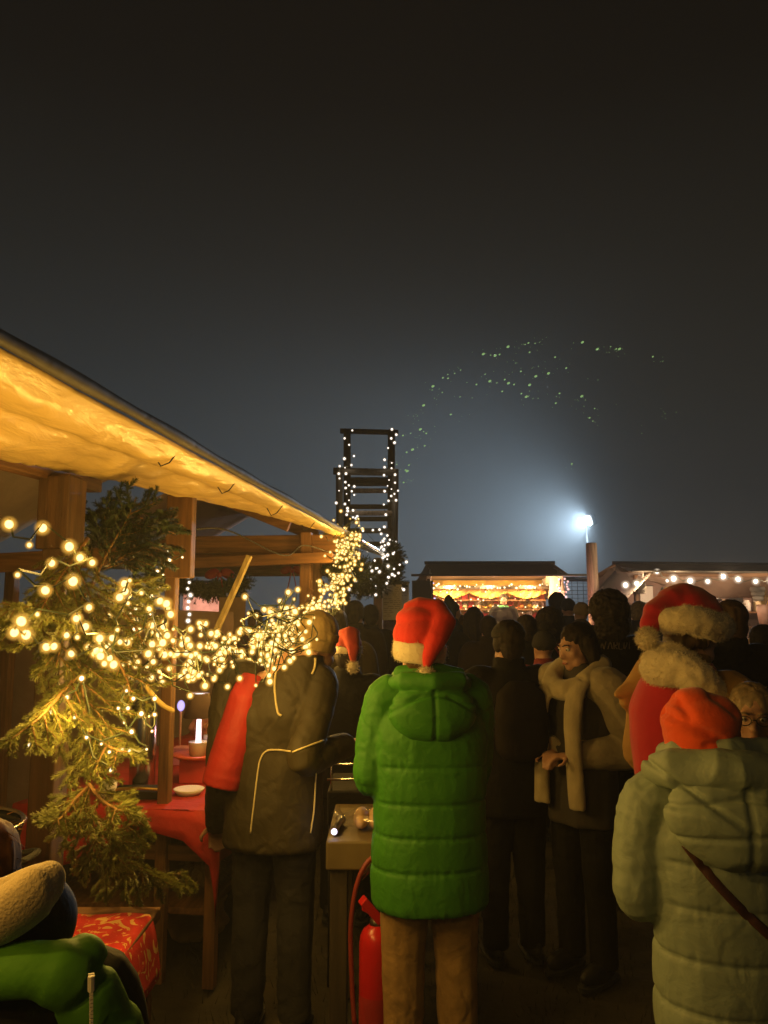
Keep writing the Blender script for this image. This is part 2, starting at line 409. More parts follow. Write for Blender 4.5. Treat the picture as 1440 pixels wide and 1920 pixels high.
# second stall of the row
st2 = stall_root('market_stall', 'timber market stall hung with a fir garland, next beyond the yellow canopied one')
canvas(st2, 'front_flap', [(0, 6.9, EZ), (0, 9.15, EZ), (-.36, 9.15, 2.52), (-.36, 6.9, 2.45)], 30, 8, m_tarp, 41, .014, .03)
mb = MB(); mb.tube([(.01, v, EZ+.02) for v in np.linspace(6.9, 9.2, 12)], .026, 8); mb.build('canopy_hem', m_steel, st2, True)
canvas(st2, 'front_roof', [(-.4, 6.9, 2.45), (-.4, 9.2, 2.45), (-1.6, 9.2, 2.98), (-1.6, 6.9, 2.98)], 16, 10, m_canvas, 43, sag=.03)
canvas(st2, 'rear_roof', [(-1.6, 6.9, 2.94), (-1.6, 9.2, 2.94), (-3.0, 9.2, 2.20), (-3.0, 6.9, 2.20)], 16, 10, M('pale_pink_canvas', (.50, .36, .32), .6, var=.2, vs=2.5, wr=.5, ws=5, trans=.2), 45)
for u, v in ((-.37, 6.95), (-.08, 8.95), (-2.9, 6.95), (-2.9, 9.1)):
    mb = MB(); mb.box((u, v, 1.17), (.10, .10, 2.34)); mb.build('post', m_wood, st2, bevel=.006)
for v in (6.9, 9.1):
    mb = MB(); mb.bar((-.35, v, 2.40), (-1.6, v, 2.90), .06, .10); mb.build('rafter', m_wood_x, st2)
    mb = MB(); mb.bar((-.03, v+.1, 2.22), (-2.9, v+.1, 2.22), .06, .14); mb.build('tie_beam', m_wood_x, st2)
mb = MB(); mb.bar((-.2, 7.0, 1.95), (-.2, 9.1, 1.95), .05, .09); mb.build('purlin', m_wood_y, st2)
for v in (7.6, 8.25):
    mb = MB(); mb.box((-2.2, v, 1.1), (.09, .09, 2.2)); mb.build('post', m_wood, st2)
mb = MB(); mb.box((-1.2, 8.0, .86), (1.7, 2.0, .05)); mb.build('counter', m_wood_y, st2)
mb = MB(); mb.box((-.38, 8.0, .43), (.04, 2.0, .82)); mb.build('counter_front', m_wood_y, st2)

# ------------------------------------------------------------------ chains of lights
def chain(name, label, group, bulbs, mat, r, power=0, every=14, color=WARM, cat='light chain', nudge=(0, 0, 0), wire=.0028, lampr=.03, cap=None):  # cap: material of the added glow halo shell round each bulb
    """bulbs: world points in order along the cable"""
    bulbs = [Vector(b) for b in bulbs]; o0 = bulbs[0].copy(); root = thing(name, label, cat, o0, 0, group)
    mb = MB(); path = []
    for i, b in enumerate(bulbs):
        path.append(b-o0+Vector((0, 0, r*1.15)))
        if i+1 < len(bulbs):
            m_ = (b+bulbs[i+1])/2-o0; L = (b-bulbs[i+1]).length
            path.append(m_+Vector((random.gauss(0, .12*L), random.gauss(0, .12*L), -.08*L)))
    mb.tube(path, wire, 4); mb.build('cable', m_wire, root)
    key = f'bulb{r}'
    me = bpy.data.meshes.get(key+mat.name)
    if me is None:
        q = MB(); q.ell((0, 0, 0), (r*.84, r*.84, r*.9), nu=10, nv=7); q.mi = 1; q.ell((0, 0, 0), (r*1.9, r*1.9, r*1.9), nu=14, nv=9); me = q.mesh(key+mat.name, True); me.materials.append(mat); me.materials.append(cap or (m_halo if mat is m_bulb or mat is m_led else m_halow))  # second, larger shell is the added glow halo, its material passed as cap
    for b in bulbs:
        k = bpy.data.objects.new('bulb', me); COL.objects.link(k); k.parent = root; k.location = b-o0; k.rotation_euler = (random.uniform(-.5, .5), random.uniform(-.5, .5), 0)
        k.scale = [random.choice((.55, .8, .95, 1.05, 1.15))*random.uniform(.9, 1.08)]*3
    if power:
        for i in range(every//2, len(bulbs), every):
            lamp(root, bulbs[i]-o0+Vector(nudge), power*random.uniform(.8, 1.2), color, lampr)
    return root
# the thick drape along the canopy edge
DR = [(1.75, 1.80, .10), (2.05, 1.74, .13), (2.4, 1.66, .14), (2.8, 1.57, .13), (3.3, 1.535, .12), (3.8, 1.53, .13), (4.4, 1.55, .14), (5.0, 1.64, .15), (5.5, 1.79, .15), (5.9, 1.96, .14), (6.2, 2.16, .11), (6.5, 2.36, .05)]
def drape(v):
    vs = [d[0] for d in DR]; return float(np.interp(v, vs, [d[1] for d in DR])), float(np.interp(v, vs, [d[2] for d in DR]))
txt = ['along the upper edge of the drape', 'low in the drape, brushing the dark jacket', 'woven through the middle of the drape', 'doubling back in the fullest part of the drape', 'looped loosely on the outer face of the drape']
for k in range(5):
    n = 128; pts = []; ph = k*1.26+.4
    off = (.75, -.75, 0, .25, -.3)[k]
    for i in range(n):
        t = (i+random.uniform(-.4, .4))/(n-1); v = 2.25+4.27*max(0, min(1, t))**.86
        zc, hw = drape(v)
        z = zc+hw*(off*.75+.5*math.sin(t*46+ph)*(.7 if k < 2 else 1))+random.gauss(0, .028)
        u = .04+.07*math.cos(t*46+ph)+random.gauss(0, .03)
        pts.append(E(u, v, z))
    chain('fairy_lights', 'warm white fairy light chain '+txt[k], 'warm light chains draped under the yellow canopy', pts, m_bulb, .0112, 4.0, 26, nudge=(.02, -.02, .015))
pts = [E(.02+random.gauss(0, .05), 1.62-i*.075, 1.93+.1*math.sin(i*1.1)+random.gauss(0, .05)+.01*i) for i in range(36)]
chain('fairy_lights', 'warm fairy light chain running on along the canopy past the hooded child', 'warm light chains draped under the yellow canopy', pts, m_bulb, .0125, 14, 9, nudge=(.03, 0, .02))
pts = [E(.38+random.gauss(0, .055), 2.82+.5*i/64+random.gauss(0, .03), 1.68+.10*math.sin(i*.9)+random.gauss(0, .035)-.05*(1-i/64)) for i in range(64)]
chain('fairy_lights', 'warm light loop thrown outward in front of the tan beanie', 'warm light chains draped under the yellow canopy', pts, m_bulb, .0105, 2.0, 20, nudge=(-.05, 0, .03))
# extra ones bunched up at the far corner
pts = [E(random.gauss(.03, .09), 6.3+random.gauss(0, .15), 2.34+random.gauss(0, .09)-.25*(i > 22)) for i in range(40)]
chain('fairy_lights', 'bunched end of warm fairy lights at the canopy corner under the tall chair', 'warm light chains draped under the yellow canopy', pts, m_bulb, .0115, 3., 20)
# loose near bulbs
near = [(17,983,1.75),(55,1022,1.8),(80,990,1.9),(130,1025,1.95),(150,1046,2.0),(173,1055,2.0),(97,1056,1.95),(33,1078,1.8),(85,1107,1.85),(137,1090,1.95),(167,1139,2.0),(70,1152,1.95),(40,1165,1.9),(27,1186,1.95),(49,1190,2.0),(87,1213,2.05),(101,1212,2.05),(125,1191,2.05),(145,1195,2.05),(143,1160,2.0),(187,1197,2.15),(190,1219,2.15),(206,1234,2.2),(213,1246,2.2),(220,1181,2.2),(240,1131,2.3),(234,1095,2.35),(233,1107,2.35),(265,1112,2.4),(300,1127,2.5),(312,1132,2.5),(320,1152,2.5)]
chain('fairy_lights', 'loose chain of large warm bulbs on the spruce twigs, nearest the hooded child', 'warm light chains draped under the yellow canopy', [P(*p) for p in near], m_bulb, .0118, 2.6, 8, nudge=(.03, -.03, .02))
low = [(62,1366),(55,1397),(95,1335),(125,1308),(153,1272),(163,1382),(207,1443),(205,1410),(229,1407),(242,1408),(275,1405),(247,1372),(233,1355),(222,1328),(240,1328),(237,1295),(250,1310),(290,1310),(290,1340),(285,1371),(265,1338),(190,1395),(140,1345)]
chain('fairy_lights', 'small sparse warm lights on the hanging spruce branch beside the thermos', 'small light chains on the tied fir', [P(x, y, 2.3) for x, y in low], m_led, .0068, 3.2, 5, nudge=(.03, -.10, .04))
pts = [(315,1034),(342,1045),(318,1050),(310,1058),(302,1064),(295,1072),(306,1078),(290,1086),(284,1096),(298,1100),(276,1108),(284,1118),(272,1122),(262,1134),(254,1142),(245,1150),(282,1152),(258,1165),(252,1180)]
chain('fairy_lights', 'short bundle of golden lights hanging down from the second stall post', 'small light chains on the tied fir', [P(x, y, 3.3) for x, y in pts], m_led, .0085, .8, 7)
# white lights on the garland of the second stall and round its corner
pts = [E(random.uniform(-.15, .15), v, 2.05+.13*math.sin(v*7)+random.gauss(0, .05)) for v in np.linspace(7.0, 8.9, 26)]
chain('fairy_lights', 'cool white lights sprinkled on the garland of the second stall', 'white light chains of the row', pts, m_ledw, .014, .5, 9, (1, .8, .55))
pts = [P(735+random.gauss(0, 16)-(i % 3)*14, 1012+i*2.6, 8.6) for i in range(40)]
chain('fairy_lights', 'white lights round the fir bush at the corner above the paper price list', 'white light chains of the row', pts, m_ledw, .014, .5, 13, (1, .8, .55))
pts = [P(352-random.uniform(-6, 6), 1080+12*i, 6.0) for i in range(8)]
chain('fairy_lights', 'short vertical row of cool white lights before the pink stall', 'white light chains of the row', pts, m_ledw, .013)

# ------------------------------------------------------------------ tall chair of poles
ch = thing('giant_chair', 'giant wooden ladder-back chair of poles wound with white lights, rising behind the stalls', 'giant chair', P(690, 1148, 10.6)*Vector((1, 1, 0)) if False else (P(690, 1148, 10.6).x, 10.6, 0))
o0 = ch.location.copy()
def pole(name, a, b, r=.045, m=m_dark_wood):
    mb = MB(); mb.tube([a-o0, (a+b)/2-o0+Vector((random.gauss(0, .008), 0, 0)), b-o0], r, 9); return mb.build(name, m, ch, True)
YR, YF = 11.0, 10.3
def gz(v): return Vector((v.x, v.y, 0))
for x0, x1 in ((651, 648), (734, 729)):
    t = P(x0, 806, YR); b = gz(P(x1, 1010, YR)); pole('back_post', b, t, .055)
for x0, x1 in ((636, 645), (741, 738)):
    t = P(x0, 880, YF); b = gz(P(x1, 1010, YF)); pole('front_post', b, t, .05)
pole('top_rail', P(638, 808, YR), P(747, 811, YR), .04)
for y, Y in ((899, YR), (907, YR), (920, YR), (950, YR), (962, YF), (973, YR), (995, YF), (1020, YR)):
    pole('rung', P(645, y, Y), P(740, y, Y), .036, m_grey_wood if y in (920, 962) else m_dark_wood)
pole('arm_rail', P(625, 883, YF), P(745, 886, YF), .05)
for x in (640, 738): pole('seat_rail', P(x, 884, YF), P(x+(4 if x < 700 else -8), 880, YR), .04)
def ladder_lights(seq, label):
    pts = [P(x+random.uniform(-7, 7), y, 10.15) for x, y in seq]
    chain('fairy_lights', label, 'white light chains on the giant chair', pts, m_ledw, .0145, .5, 12, (1, .85, .65))
ladder_lights([(655,807),(648,822),(655,834),(657,855),(650,860),(657,872),(653,877),(636,874),(632,888),(640,888),(645,888),(630,897),(643,904),(650,910),(658,912),(645,915),(635,920),(655,921),(660,928),(648,926),(652,938),(635,943),(649,945),(654,953),(657,957),(648,958),(653,965),(660,972),(668,970),(676,968)], 'white lights winding up the post of the giant chair nearest the canopy')
ladder_lights([(735,805),(738,815),(740,822),(735,830),(728,840),(725,862),(736,868),(727,876),(733,878),(724,891),(738,890),(734,900),(738,905),(725,911),(731,917),(740,920),(724,921),(737,926),(735,930),(723,939),(738,938),(716,946),(722,965),(724,988),(709,1001),(705,993),(720,1004),(723,1010),(732,1014),(740,1016),(736,1024),(720,1028),(733,1030),(682,995),(695,994)], 'white lights winding up the post of the giant chair nearest the floodlight')

# ------------------------------------------------------------------ floodlight on its mast
FL = P(1104, 976, 34)
fl = thing('floodlight', 'blazing white floodlight on a tall mast behind the wooden post', 'floodlight', (FL.x, FL.y, 0))
mb = MB(); mb.tube([(0, .35, 0), (0, .35, FL.z+.1)], [.06, .045], 10); mb.build('mast', m_black, fl, True)
mb = MB(); mb.bar((-.4, .3, FL.z+.05), (.4, .3, FL.z+.05), .08, .08); mb.build('crossbar', m_black, fl)
aim = Vector((-.93, -.22, -.28)).normalized()
mb = MB(); mb.box(Vector((0, 0, FL.z))-aim*.14, (.48, .20, .48), aim.to_track_quat('Y', 'Z').to_matrix()); mb.build('housing', m_black, fl, bevel=.02)
q = aim.to_track_quat('-Z', 'Y')
mb = MB(); mb.lathe([(0, .018), (.20, .014), (.23, 0), (.20, -.016), (0, -.018)], (0, 0, 0), 20); lens = mb.build('lens', M('floodlight_glass', (.9, .95, 1), .2, emit=(.80, .92, 1.0), es=60), fl, True)
lens.location = Vector((0, 0, FL.z))+aim*.02; lens.rotation_euler = q.to_euler()
lens.data.materials[0].cycles.emission_sampling = 'NONE'
l = bpy.data.lights.new('floodlight_beam', 'AREA'); l.shape = 'DISK'; l.size = .5; l.energy = 3600; l.color = (.60, .81, 1.0); l.spread = R(172)
lo = bpy.data.objects.new('floodlight_beam', l); COL.objects.link(lo); lo.parent = fl; lo.location = Vector((0, 0, FL.z))+aim*.06; lo.rotation_euler = q.to_euler()

# laser dots caught in the mist
arc = []
zl = [(447,153),(480,158),(520,155),(558,120),(635,110),(650,103),(655,145),(700,100),(680,105),(853,103),(893,100),(770,167),(960,131),(1020,120),(1045,130),(1060,130),(592,194),(695,208),(616,231),(820,216),(683,253),(455,244),(373,281),(416,290),(476,275),(508,283),(543,268),(560,284),(532,321),(655,292),(618,331),(650,345),(655,320),(694,352),(776,344),(773,374),(890,343),(906,360),(900,388),(948,398),(940,455),(925,440),(963,270),(1265,422),(1315,415),(287,245),(288,262),(318,240),(345,225),(265,260),(220,298),(217,315),(262,326),(227,352),(342,346),(178,384),(397,350),(132,432),(150,432),(228,479),(163,492),(178,502),(190,510),(120,510),(85,520),(183,566),(150,573),(128,583),(102,595),(112,653),(97,675),(104,680),(88,731),(122,724),(57,650),(65,680),(300,425),(845,647),(1210,165),(1255,185),(1160,510),(640,345),(585,290),(740,240),(790,330),(500,160)]
mb = MB()
for k, (x, y) in enumerate(zl):
    p = P(720+x*600/1440, 600+y*600/1440, 25); b = random.choice((.014, .02, .028, .045)); mb.ell(p, (b*1.3, b, b*.8), Matrix.Rotation(-.5, 3, 'Y'), 7, 5)
for k in range(150):
    x, y = random.choice(zl); p = P(720+x*600/1440+random.gauss(0, 12), 600+y*600/1440+random.gauss(0, 7), 25+random.gauss(0, .5)); mb.ell(p, .010, None, 5, 4)
tag(mb.build('laser_speckles', M('laser_light', (.1, .2, .1), emit=(.42, .72, .22), es=.55)), None, None, None, 'stuff')

# ------------------------------------------------------------------ damp night air
mb = MB(); mb.box((0, 22, 5.6), (120, 80, 13.4)); hz_ = mb.build('haze', None); hz_['kind'] = 'stuff'
m = bpy.data.materials.new('mist'); m.use_nodes = True; t = m.node_tree; t.nodes.clear(); pv = t.nodes.new('ShaderNodeVolumePrincipled')
pv.inputs['Density'].default_value = .0058; pv.inputs['Color'].default_value = (.93, .95, .97, 1); pv.inputs['Anisotropy'].default_value = .05
ou = t.nodes.new('ShaderNodeOutputMaterial'); t.links.new(pv.outputs[0], ou.inputs['Volume']); hz_.data.materials.append(m)

# ------------------------------------------------------------------ stalls across the square
def far_stall(label, loc, rz, W, D, ridge, eave, roofm, sidem, backm, side_left=True, sag=.10, grp='canvas roofed stalls across the square'):
    r = thing('market_stall', label, 'market stall', loc, rz, grp)
    for x in (-W/2, W/2):
        for y in (0, D): MB().box((x, y, (eave-.05)/2), (.08, .08, eave-.05)).build('post', m_wood, r)
    nv = 16
    def slope(y0, z0, y1, z1, name, ov0, ov1):
        g = []
        for i in range(25):
            s_ = i/24; row = []
            for j in range(nv+1):
                t = j/nv; ex = ov0*(1-t)+ov1*t
                x = -W/2-ex+(W+2*ex)*s_
                z = z0*(1-t)+z1*t-sag*math.sin(math.pi*t)+.02*math.sin(9*s_+j*.4)*math.sin(math.pi*t)
                row.append(Vector((x, y0*(1-t)+y1*t, z)))
            g.append(row)
        o = MB(); o.sheet(g, .006); return o.build(name, roofm, r, True)
    slope(-.55, eave, D*.45, ridge, 'front_roof', .35, .02); slope(D*.45+.02, ridge, D+.4, eave, 'rear_roof', .02, .3)
    MB().tube([(-W/2-.06, D*.45, ridge+.01), (W/2+.06, D*.45, ridge+.01)], .035, 8).build('ridge_pole', m_dark_wood, r, True)
    MB().tube([(-W/2-.36, -.55, eave), (W/2+.36, -.55, eave)], .022, 8).build('eave_pole', m_dark_wood, r, True)
    for x in (-W/2+.02, W/2-.02):
        q = [(x, -.35, eave+.02), (x, D*.45, ridge-.05), (x, D+.2, eave)]
        o = MB(); n = 14; g = []
        for i in range(n+1):
            y = -.35+(D+.55)*i/n; zt = np.interp(y, [p[1] for p in q], [p[2] for p in q]); g.append([Vector((x+.02*math.sin(i*2+k), y, (eave-.42)+(zt-eave+.42)*k/6)) for k in range(7)])
        o.sheet(g, .005); o.build('gable_panel', sidem, r, True)
    canvas(r, 'back_panel', [(-W/2, D-.06, .05), (W/2, D-.06, .05), (W/2, D-.06, eave), (-W/2, D-.06, eave)], 20, 12, backm, 5, .04, 0)
    MB().box((0, .42, .93), (W-.1, .85, .05)).build('counter', m_wood, r)
    MB().box((0, .02, .46), (W-.1, .03, .9)).build('counter_front', m_wood, r)
    return r
brown_roof = M('brown_canvas', (.13, .075, .045), .7, var=.2, vs=2, wr=.3, ws=4); tan_roof = M('tan_canvas', (.36, .22, .12), .7, var=.2, vs=2, wr=.3, ws=4)
ivory = M('ivory_canvas', (.62, .54, .46), .7, var=.15, vs=2, wr=.4, ws=5, trans=.3)
gold_back = M('gold_drape', (.62, .36, .07), .6, var=.45, vs=7, wr=.5, ws=9)
BX, BY = 2.16, 15.0
sB = far_stall('brown roofed market stall glowing red and gold inside with a seller leaning on its counter', (BX, BY, 0), R(-1), 2.56, 1.9, 2.72, 2.41, brown_roof, ivory, gold_back)
for x, y, z, e_, c in ((-.82, .9, 2.26, 100, (1, .62, .22)), (0, .9, 2.26, 100, (1, .62, .22)), (.82, .9, 2.26, 100, (1, .58, .2)), (0, .1, 2.2, 45, (1, .5, .36)), (-1.1, .1, 2.0, 9, (1, .4, .3)), (1.12, .1, 2.0, 14, (1, .3, .35)), (1.48, -.35, 2.1, 14, (1, .5, .38))): lamp(sB, (x, y, z), e_, c, .05)
MB().box((0, 1.05, 2.235), (2.46, .06, .07)).build('beam', m_dark_wood, sB)
# shelves full of red and gold goods
for i, z in enumerate((1.36, 1.57, 1.78, 1.97)): MB().box((0, 1.45-i*.02, z), (2.42, .30, .03)).build('shelf', m_wood, sB)
def Bl(x, y, z): return Vector((BX+x*math.cos(R(-1))-y*math.sin(R(-1)), BY+x*math.sin(R(-1))+y*math.cos(R(-1)), z))
gm = [M('goods_red', (.60, .03, .02), .5), M('goods_gold', (.75, .45, .08), .3, .6), M('goods_orange', (.70, .18, .03), .5), M('goods_cream', (.75, .62, .38), .6), M('goods_crimson', (.45, .012, .02), .6)]
q = MB(); q.lathe([(0, 0), (.055, 0), (.06, .02), (.06, .13), (.045, .15), (.045, .175), (0, .178)], n=10); me_jar = q.mesh('jar', True)
q = MB(); q.box((0, 0, .075), (.13, .10, .15)); q.box((0, 0, .152), (.018, .102, .006)); q.box((0, 0, .157), (.05, .03, .02)); me_box = q.mesh('parcel')
q = MB(); q.ell((0, 0, .065), .065, None, 12, 8); q.tube([(0, 0, .12), (0, 0, .15)], [.014, .012], 7); me_bau = q.mesh('bauble', True)
q = MB(); q.tube([(.07*math.cos(a_), .01, .085+.07*math.sin(a_)) for a_ in np.linspace(0, 2*math.pi, 14)], .022, 6); me_wr = q.mesh('wreath', True)
kinds = [(me_jar, 'jar', 'red, gold or orange jar on the shelves of the brown roofed stall'), (me_box, 'parcel', 'red, gold or orange parcel on the shelves of the brown roofed stall'), (me_bau, 'bauble', 'red, gold or orange bauble on the shelves of the brown roofed stall'), (me_wr, 'wreath', 'small red, gold or orange wreath on the shelves of the brown roofed stall')]
for i, z in enumerate((1.376, 1.586, 1.796, 1.986)):
    for k in range(18):
        me, nm, lb = random.choice(kinds); o = bpy.data.objects.new(nm, me.copy() if False else me); COL.objects.link(o)
        o.location = Bl(-1.14+k*.134+random.uniform(-.02, .02), 1.44-i*.02, z); o.rotation_euler = (0, 0, random.uniform(-.4, .4)); o.scale = [random.uniform(.8, 1.15)]*3
        if not me.materials: me.materials.append(gm[0])
        ci = random.randrange(5); o.material_slots[0].link = 'OBJECT'; o.material_slots[0].material = gm[ci]; tag(o, ('red', 'golden', 'orange', 'cream', 'crimson')[ci]+' '+nm+' on the '+('lowest', 'second', 'third', 'topmost')[i]+' shelf of the brown roofed stall', nm, nm+' goods of the brown roofed stall')
for k in range(16):
    me, nm, lb = random.choice(kinds[:3]); o = bpy.data.objects.new(nm, me); COL.objects.link(o); o.location = Bl(-1.12+k*.148, .45+random.uniform(-.12, .2), .957); o.scale = [random.uniform(.9, 1.3)]*3
    o.material_slots[0].link = 'OBJECT'; ci = random.randrange(5); o.material_slots[0].material = gm[ci]; tag(o, ('red', 'golden', 'orange', 'cream', 'crimson')[ci]+' '+nm+' on the counter of the brown roofed stall', nm, nm+' goods on the counter of the brown roofed stall')
# scalloped swag above the shelves
g = []
for i in range(49):
    x = -1.21+2.42*i/48; d = .12*abs(math.sin(math.pi*i/16)); g.append([Vector((x, 1.2+.03*math.sin(i*1.7+j), 2.22-(.10+d)*j/5)) for j in range(6)])
o = MB(); o.sheet(g, .005); o.build('swag', M('yellow_swag', (.75, .52, .12), .6, wr=.5, ws=12), sB, True)
chain('fairy_lights', 'warm lights along the beam inside the brown roofed stall', 'lights of the brown roofed stall', [Bl(-1.18+2.36*i/33+random.uniform(-.03, .03), .98+random.uniform(-.04, .04), 2.235+random.gauss(0, .035)) for i in range(34)], m_led, .022)
chain('fairy_lights', 'warm lights scattered among the goods of the brown roofed stall', 'lights of the brown roofed stall', [Bl(-1.14+2.28*((i*7) % 45)/44, 1.24+random.uniform(-.08, .08), random.uniform(1.6, 2.15)) for i in range(45)], m_led, .018)
mblue = bulb_mat('blue_led', (.35, .4, 1), (.12, .10, 1), 4, 2.5); mred = bulb_mat('red_led', (1, .25, .3), (1, .05, .1), 4, 2)
chain('fairy_lights', 'blue lights wound round the post of the brown roofed stall next to the net', 'coloured lights of the brown roofed stall', [Bl(1.26+random.gauss(0, .05), -.05+random.uniform(-.05, .05), 2.35-i*.055) for i in range(22)], mblue, .020, .8, 11, (.25, .2, 1))
chain('fairy_lights', 'red lights wound round the post of the brown roofed stall next to the net', 'coloured lights of the brown roofed stall', [Bl(1.34+random.gauss(0, .05), -.05+random.uniform(-.05, .05), 2.36-i*.05) for i in range(24)], mred, .018, 1.6, 12, (1, .1, .2))
chain('fairy_lights', 'blue lights down the post of the brown roofed stall beside the dark slate', 'coloured lights of the brown roofed stall', [Bl(-1.27+random.gauss(0, .04), -.05, 2.28-i*.06) for i in range(14)], mblue, .020)
b = thing('notice_board', 'dark slate board hanging at the corner post of the brown roofed stall', 'notice board', Bl(-1.42, -.3, 2.08)); MB().box((0, 0, 0), (.36, .03, .44)).build('slate', M('slate', (.02, .02, .02), .7), b); MB().box((0, .018, 0), (.40, .03, .48)).build('frame', m_dark_wood, b)
b = thing('banner', 'white banner with glowing orange motif under the dark slate board', 'banner', Bl(-1.40, -.3, 1.62)); MB().box((0, 0, 0), (.40, .012, .52)).build('cloth', ivory, b); MB().box((.06, -.009, 0), (.18, .006, .46)).build('motif', M('orange_print', (.80, .42, .10), .7, var=.5, vs=30), b)

CX, CY = 7.12, 15.6
sC = far_stall('tan roofed market stall with pale gables and round white bulbs strung along its front', (CX, CY, 0), R(8), 4.3, 2.0, 2.74, 2.50, tan_roof, ivory, M('plum_canvas', (.26, .17, .14), .7, var=.3, vs=2.5, wr=.5, ws=5))
def Cl(x, y, z):
    c, s_ = math.cos(R(8)), math.sin(R(8)); return Vector((CX+x*c-y*s_, CY+x*s_+y*c, z))
bl = [(1173,1097),(1194,1094),(1232,1072),(1251,1089),(1263,1085),(1294,1089),(1327,1090),(1356,1081),(1384,1086),(1417,1090),(1446,1088)]
chain('festoon_lights', 'large round white bulbs strung along the front of the tan roofed stall', None, [P(x, y, 14.9) for x, y in bl], m_fest, .052, 30, 3, (1, .70, .42), nudge=(0, -.30, .06), wire=.008)
for x in (-1.4, 0, 1.4): lamp(sC, (x, .9, 2.2), 26, (1, .66, .40), .06)
canvas(sC, 'valance', [(-2.0, .35, 2.45), (2.1, .35, 2.45), (2.1, .55, 2.05), (-.4, .55, 2.02)], 20, 8, M('peach_canvas', (.46, .30, .22), .7, var=.2, vs=2, wr=.4, ws=5), 9, .05, .0)
canvas(sC, 'side_awning', [(-2.05, -.5, 2.48), (-2.05, 1.0, 2.66), (-2.75, 1.0, 1.9), (-2.75, -.6, 1.86)], 10, 8, ivory, 19, .03, .04)
MB().box((.4, 1.6, 1.72), (3.2, .3, .03)).build('shelf', m_wood, sC)
for k in range(11):
    me, nm, lb = kinds[k % 2]; o = bpy.data.objects.new(nm, me); COL.objects.link(o); o.location = Cl(-1.1+k*.29, 1.58, 1.738); o.scale = [random.uniform(1.0, 1.5)]*3
    o.material_slots[0].link = 'OBJECT'; o.material_slots[0].material = [gm[3], gm[1], m_white][k % 3]; tag(o, ('cream', 'golden', 'white')[k % 3]+f' {nm} on the back shelf of the tan roofed stall', nm, nm+' goods of the tan roofed stall')
def little_tree(label, p, h, s, led=None):
    r = thing('potted_fir', label, 'fir tree', p); MB().lathe([(0, 0), (.09*s, 0), (.12*s, .2*s), (0, .2*s)], n=12).build('pot', m_white, r, True); mb = MB()
    MB().tube([(0, 0, .1*s), (0, 0, h)], [.02, .006], 6).build('trunk', m_twig, r)
    for k in range(260):
        z = .22*s+(h-.22*s)*random.random()**.8; rr = .30*s*(1-(z-.2*s)/(h-.2*s))+.02; a_ = random.uniform(0, 6.28); t = Vector((math.cos(a_)*rr, math.sin(a_)*rr, z-.05)); b_ = Vector((0, 0, z+.02)); sd = Vector((-math.sin(a_), math.cos(a_), 0))*.022
        mb.add([b_, t*.6+b_*.4+sd, t, t*.6+b_*.4-sd], [(0, 1, 2, 3)])
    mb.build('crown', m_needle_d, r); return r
MB().box((0, .10, 1.42), (4.1, .34, .03)).build('display_shelf', m_wood, sC)
for x in (-1.95, 0, 1.95): MB().box((x, .10, 1.18), (.05, .28, .44)).build('shelf_leg', m_wood, sC)
for i_, (x, z, wd, ht, cm, lb) in enumerate(((-1.0, 2.12, .30, .36, m_white, 'white poster with blank margin hanging at the back of the tan roofed stall'), (-.35, 2.05, .24, .40, m_mauve, 'plum coloured hanging cloth at the back of the tan roofed stall'), (.35, 2.10, .36, .30, M('rose_card', (.6, .32, .26), .8), 'rose card panel at the back of the tan roofed stall'), (1.15, 2.05, .34, .5, m_black, 'black hanging cloth at the back of the tan roofed stall'), (1.7, 2.1, .26, .36, m_paper, 'cream card panel at the back of the tan roofed stall'))):
    r = thing('hanging_panel', lb, 'panel', Cl(x, 1.86, z), R(8)); MB().box((0, 0, 0), (wd, .015, ht)).build('panel', cm, r); MB().box((0, 0, ht/2+.01), (wd+.03, .025, .02)).build('batten', m_dark_wood, r)
little_tree('small fir tree covered in warm lights on the display shelf of the tan roofed stall', Cl(-1.55, .10, 1.436), .78, .85)
chain('fairy_lights', 'warm lights wound on the small fir tree of the tan roofed stall', None, [Cl(-1.55+.2*(1-i/26)*math.sin(i*2.3), -.06, 1.66+.021*i) for i in range(26)], m_led, .018)
v = thing('vase', 'tall pale pink vase with dried twigs on the display shelf of the tan roofed stall', 'vase', Cl(.62, .1, 1.436)); MB().lathe([(0, 0), (.09, 0), (.12, .25), (.13, .42), (.11, .44), (0, .40)], n=18).build('body', M('pink_glaze', (.62, .36, .28), .4), v, True)
mb = MB()
for k in range(26):
    a_ = random.uniform(0, 6.28); r_ = random.uniform(.1, .3); mb.tube([(0, 0, .4), (r_*.5*math.cos(a_), r_*.5*math.sin(a_), .6), (r_*math.cos(a_), r_*math.sin(a_), random.uniform(.6, .85))], [.006, .005, .003], 5)
tw_ = mb.build('twigs', M('dried_twig', (.50, .34, .10), .8), v); tw_['kind'] = 'stuff'
b = thing('rosette', 'large pale paper rosette hanging above the pink vase', 'decoration', Cl(.45, .0, 2.18))
for k in range(3): MB().lathe([(0, .03), (.13-.02*k, .05), (.15-.02*k, 0), (.13-.02*k, -.05), (0, -.03)], (0, 0, -.09*k), 14).build('tier', m_paper, b, True)

sD = far_stall('pink lit little stall seen under the yellow canopy', (P(372, 1148, 17).x, 17.0, 0), R(4), 1.3, 1.6, 2.4, 2.2, M('pink_canvas', (.50, .26, .22), .7, wr=.3, ws=4), ivory, M('pinkish_canvas', (.50, .36, .30)), grp='canvas roofed stalls across the square')
lamp(sD, (0, .6, 1.95), 60, (1, .55, .42), .06); lamp(sD, (0, -.5, 2.0), 20, (1, .55, .42), .06)

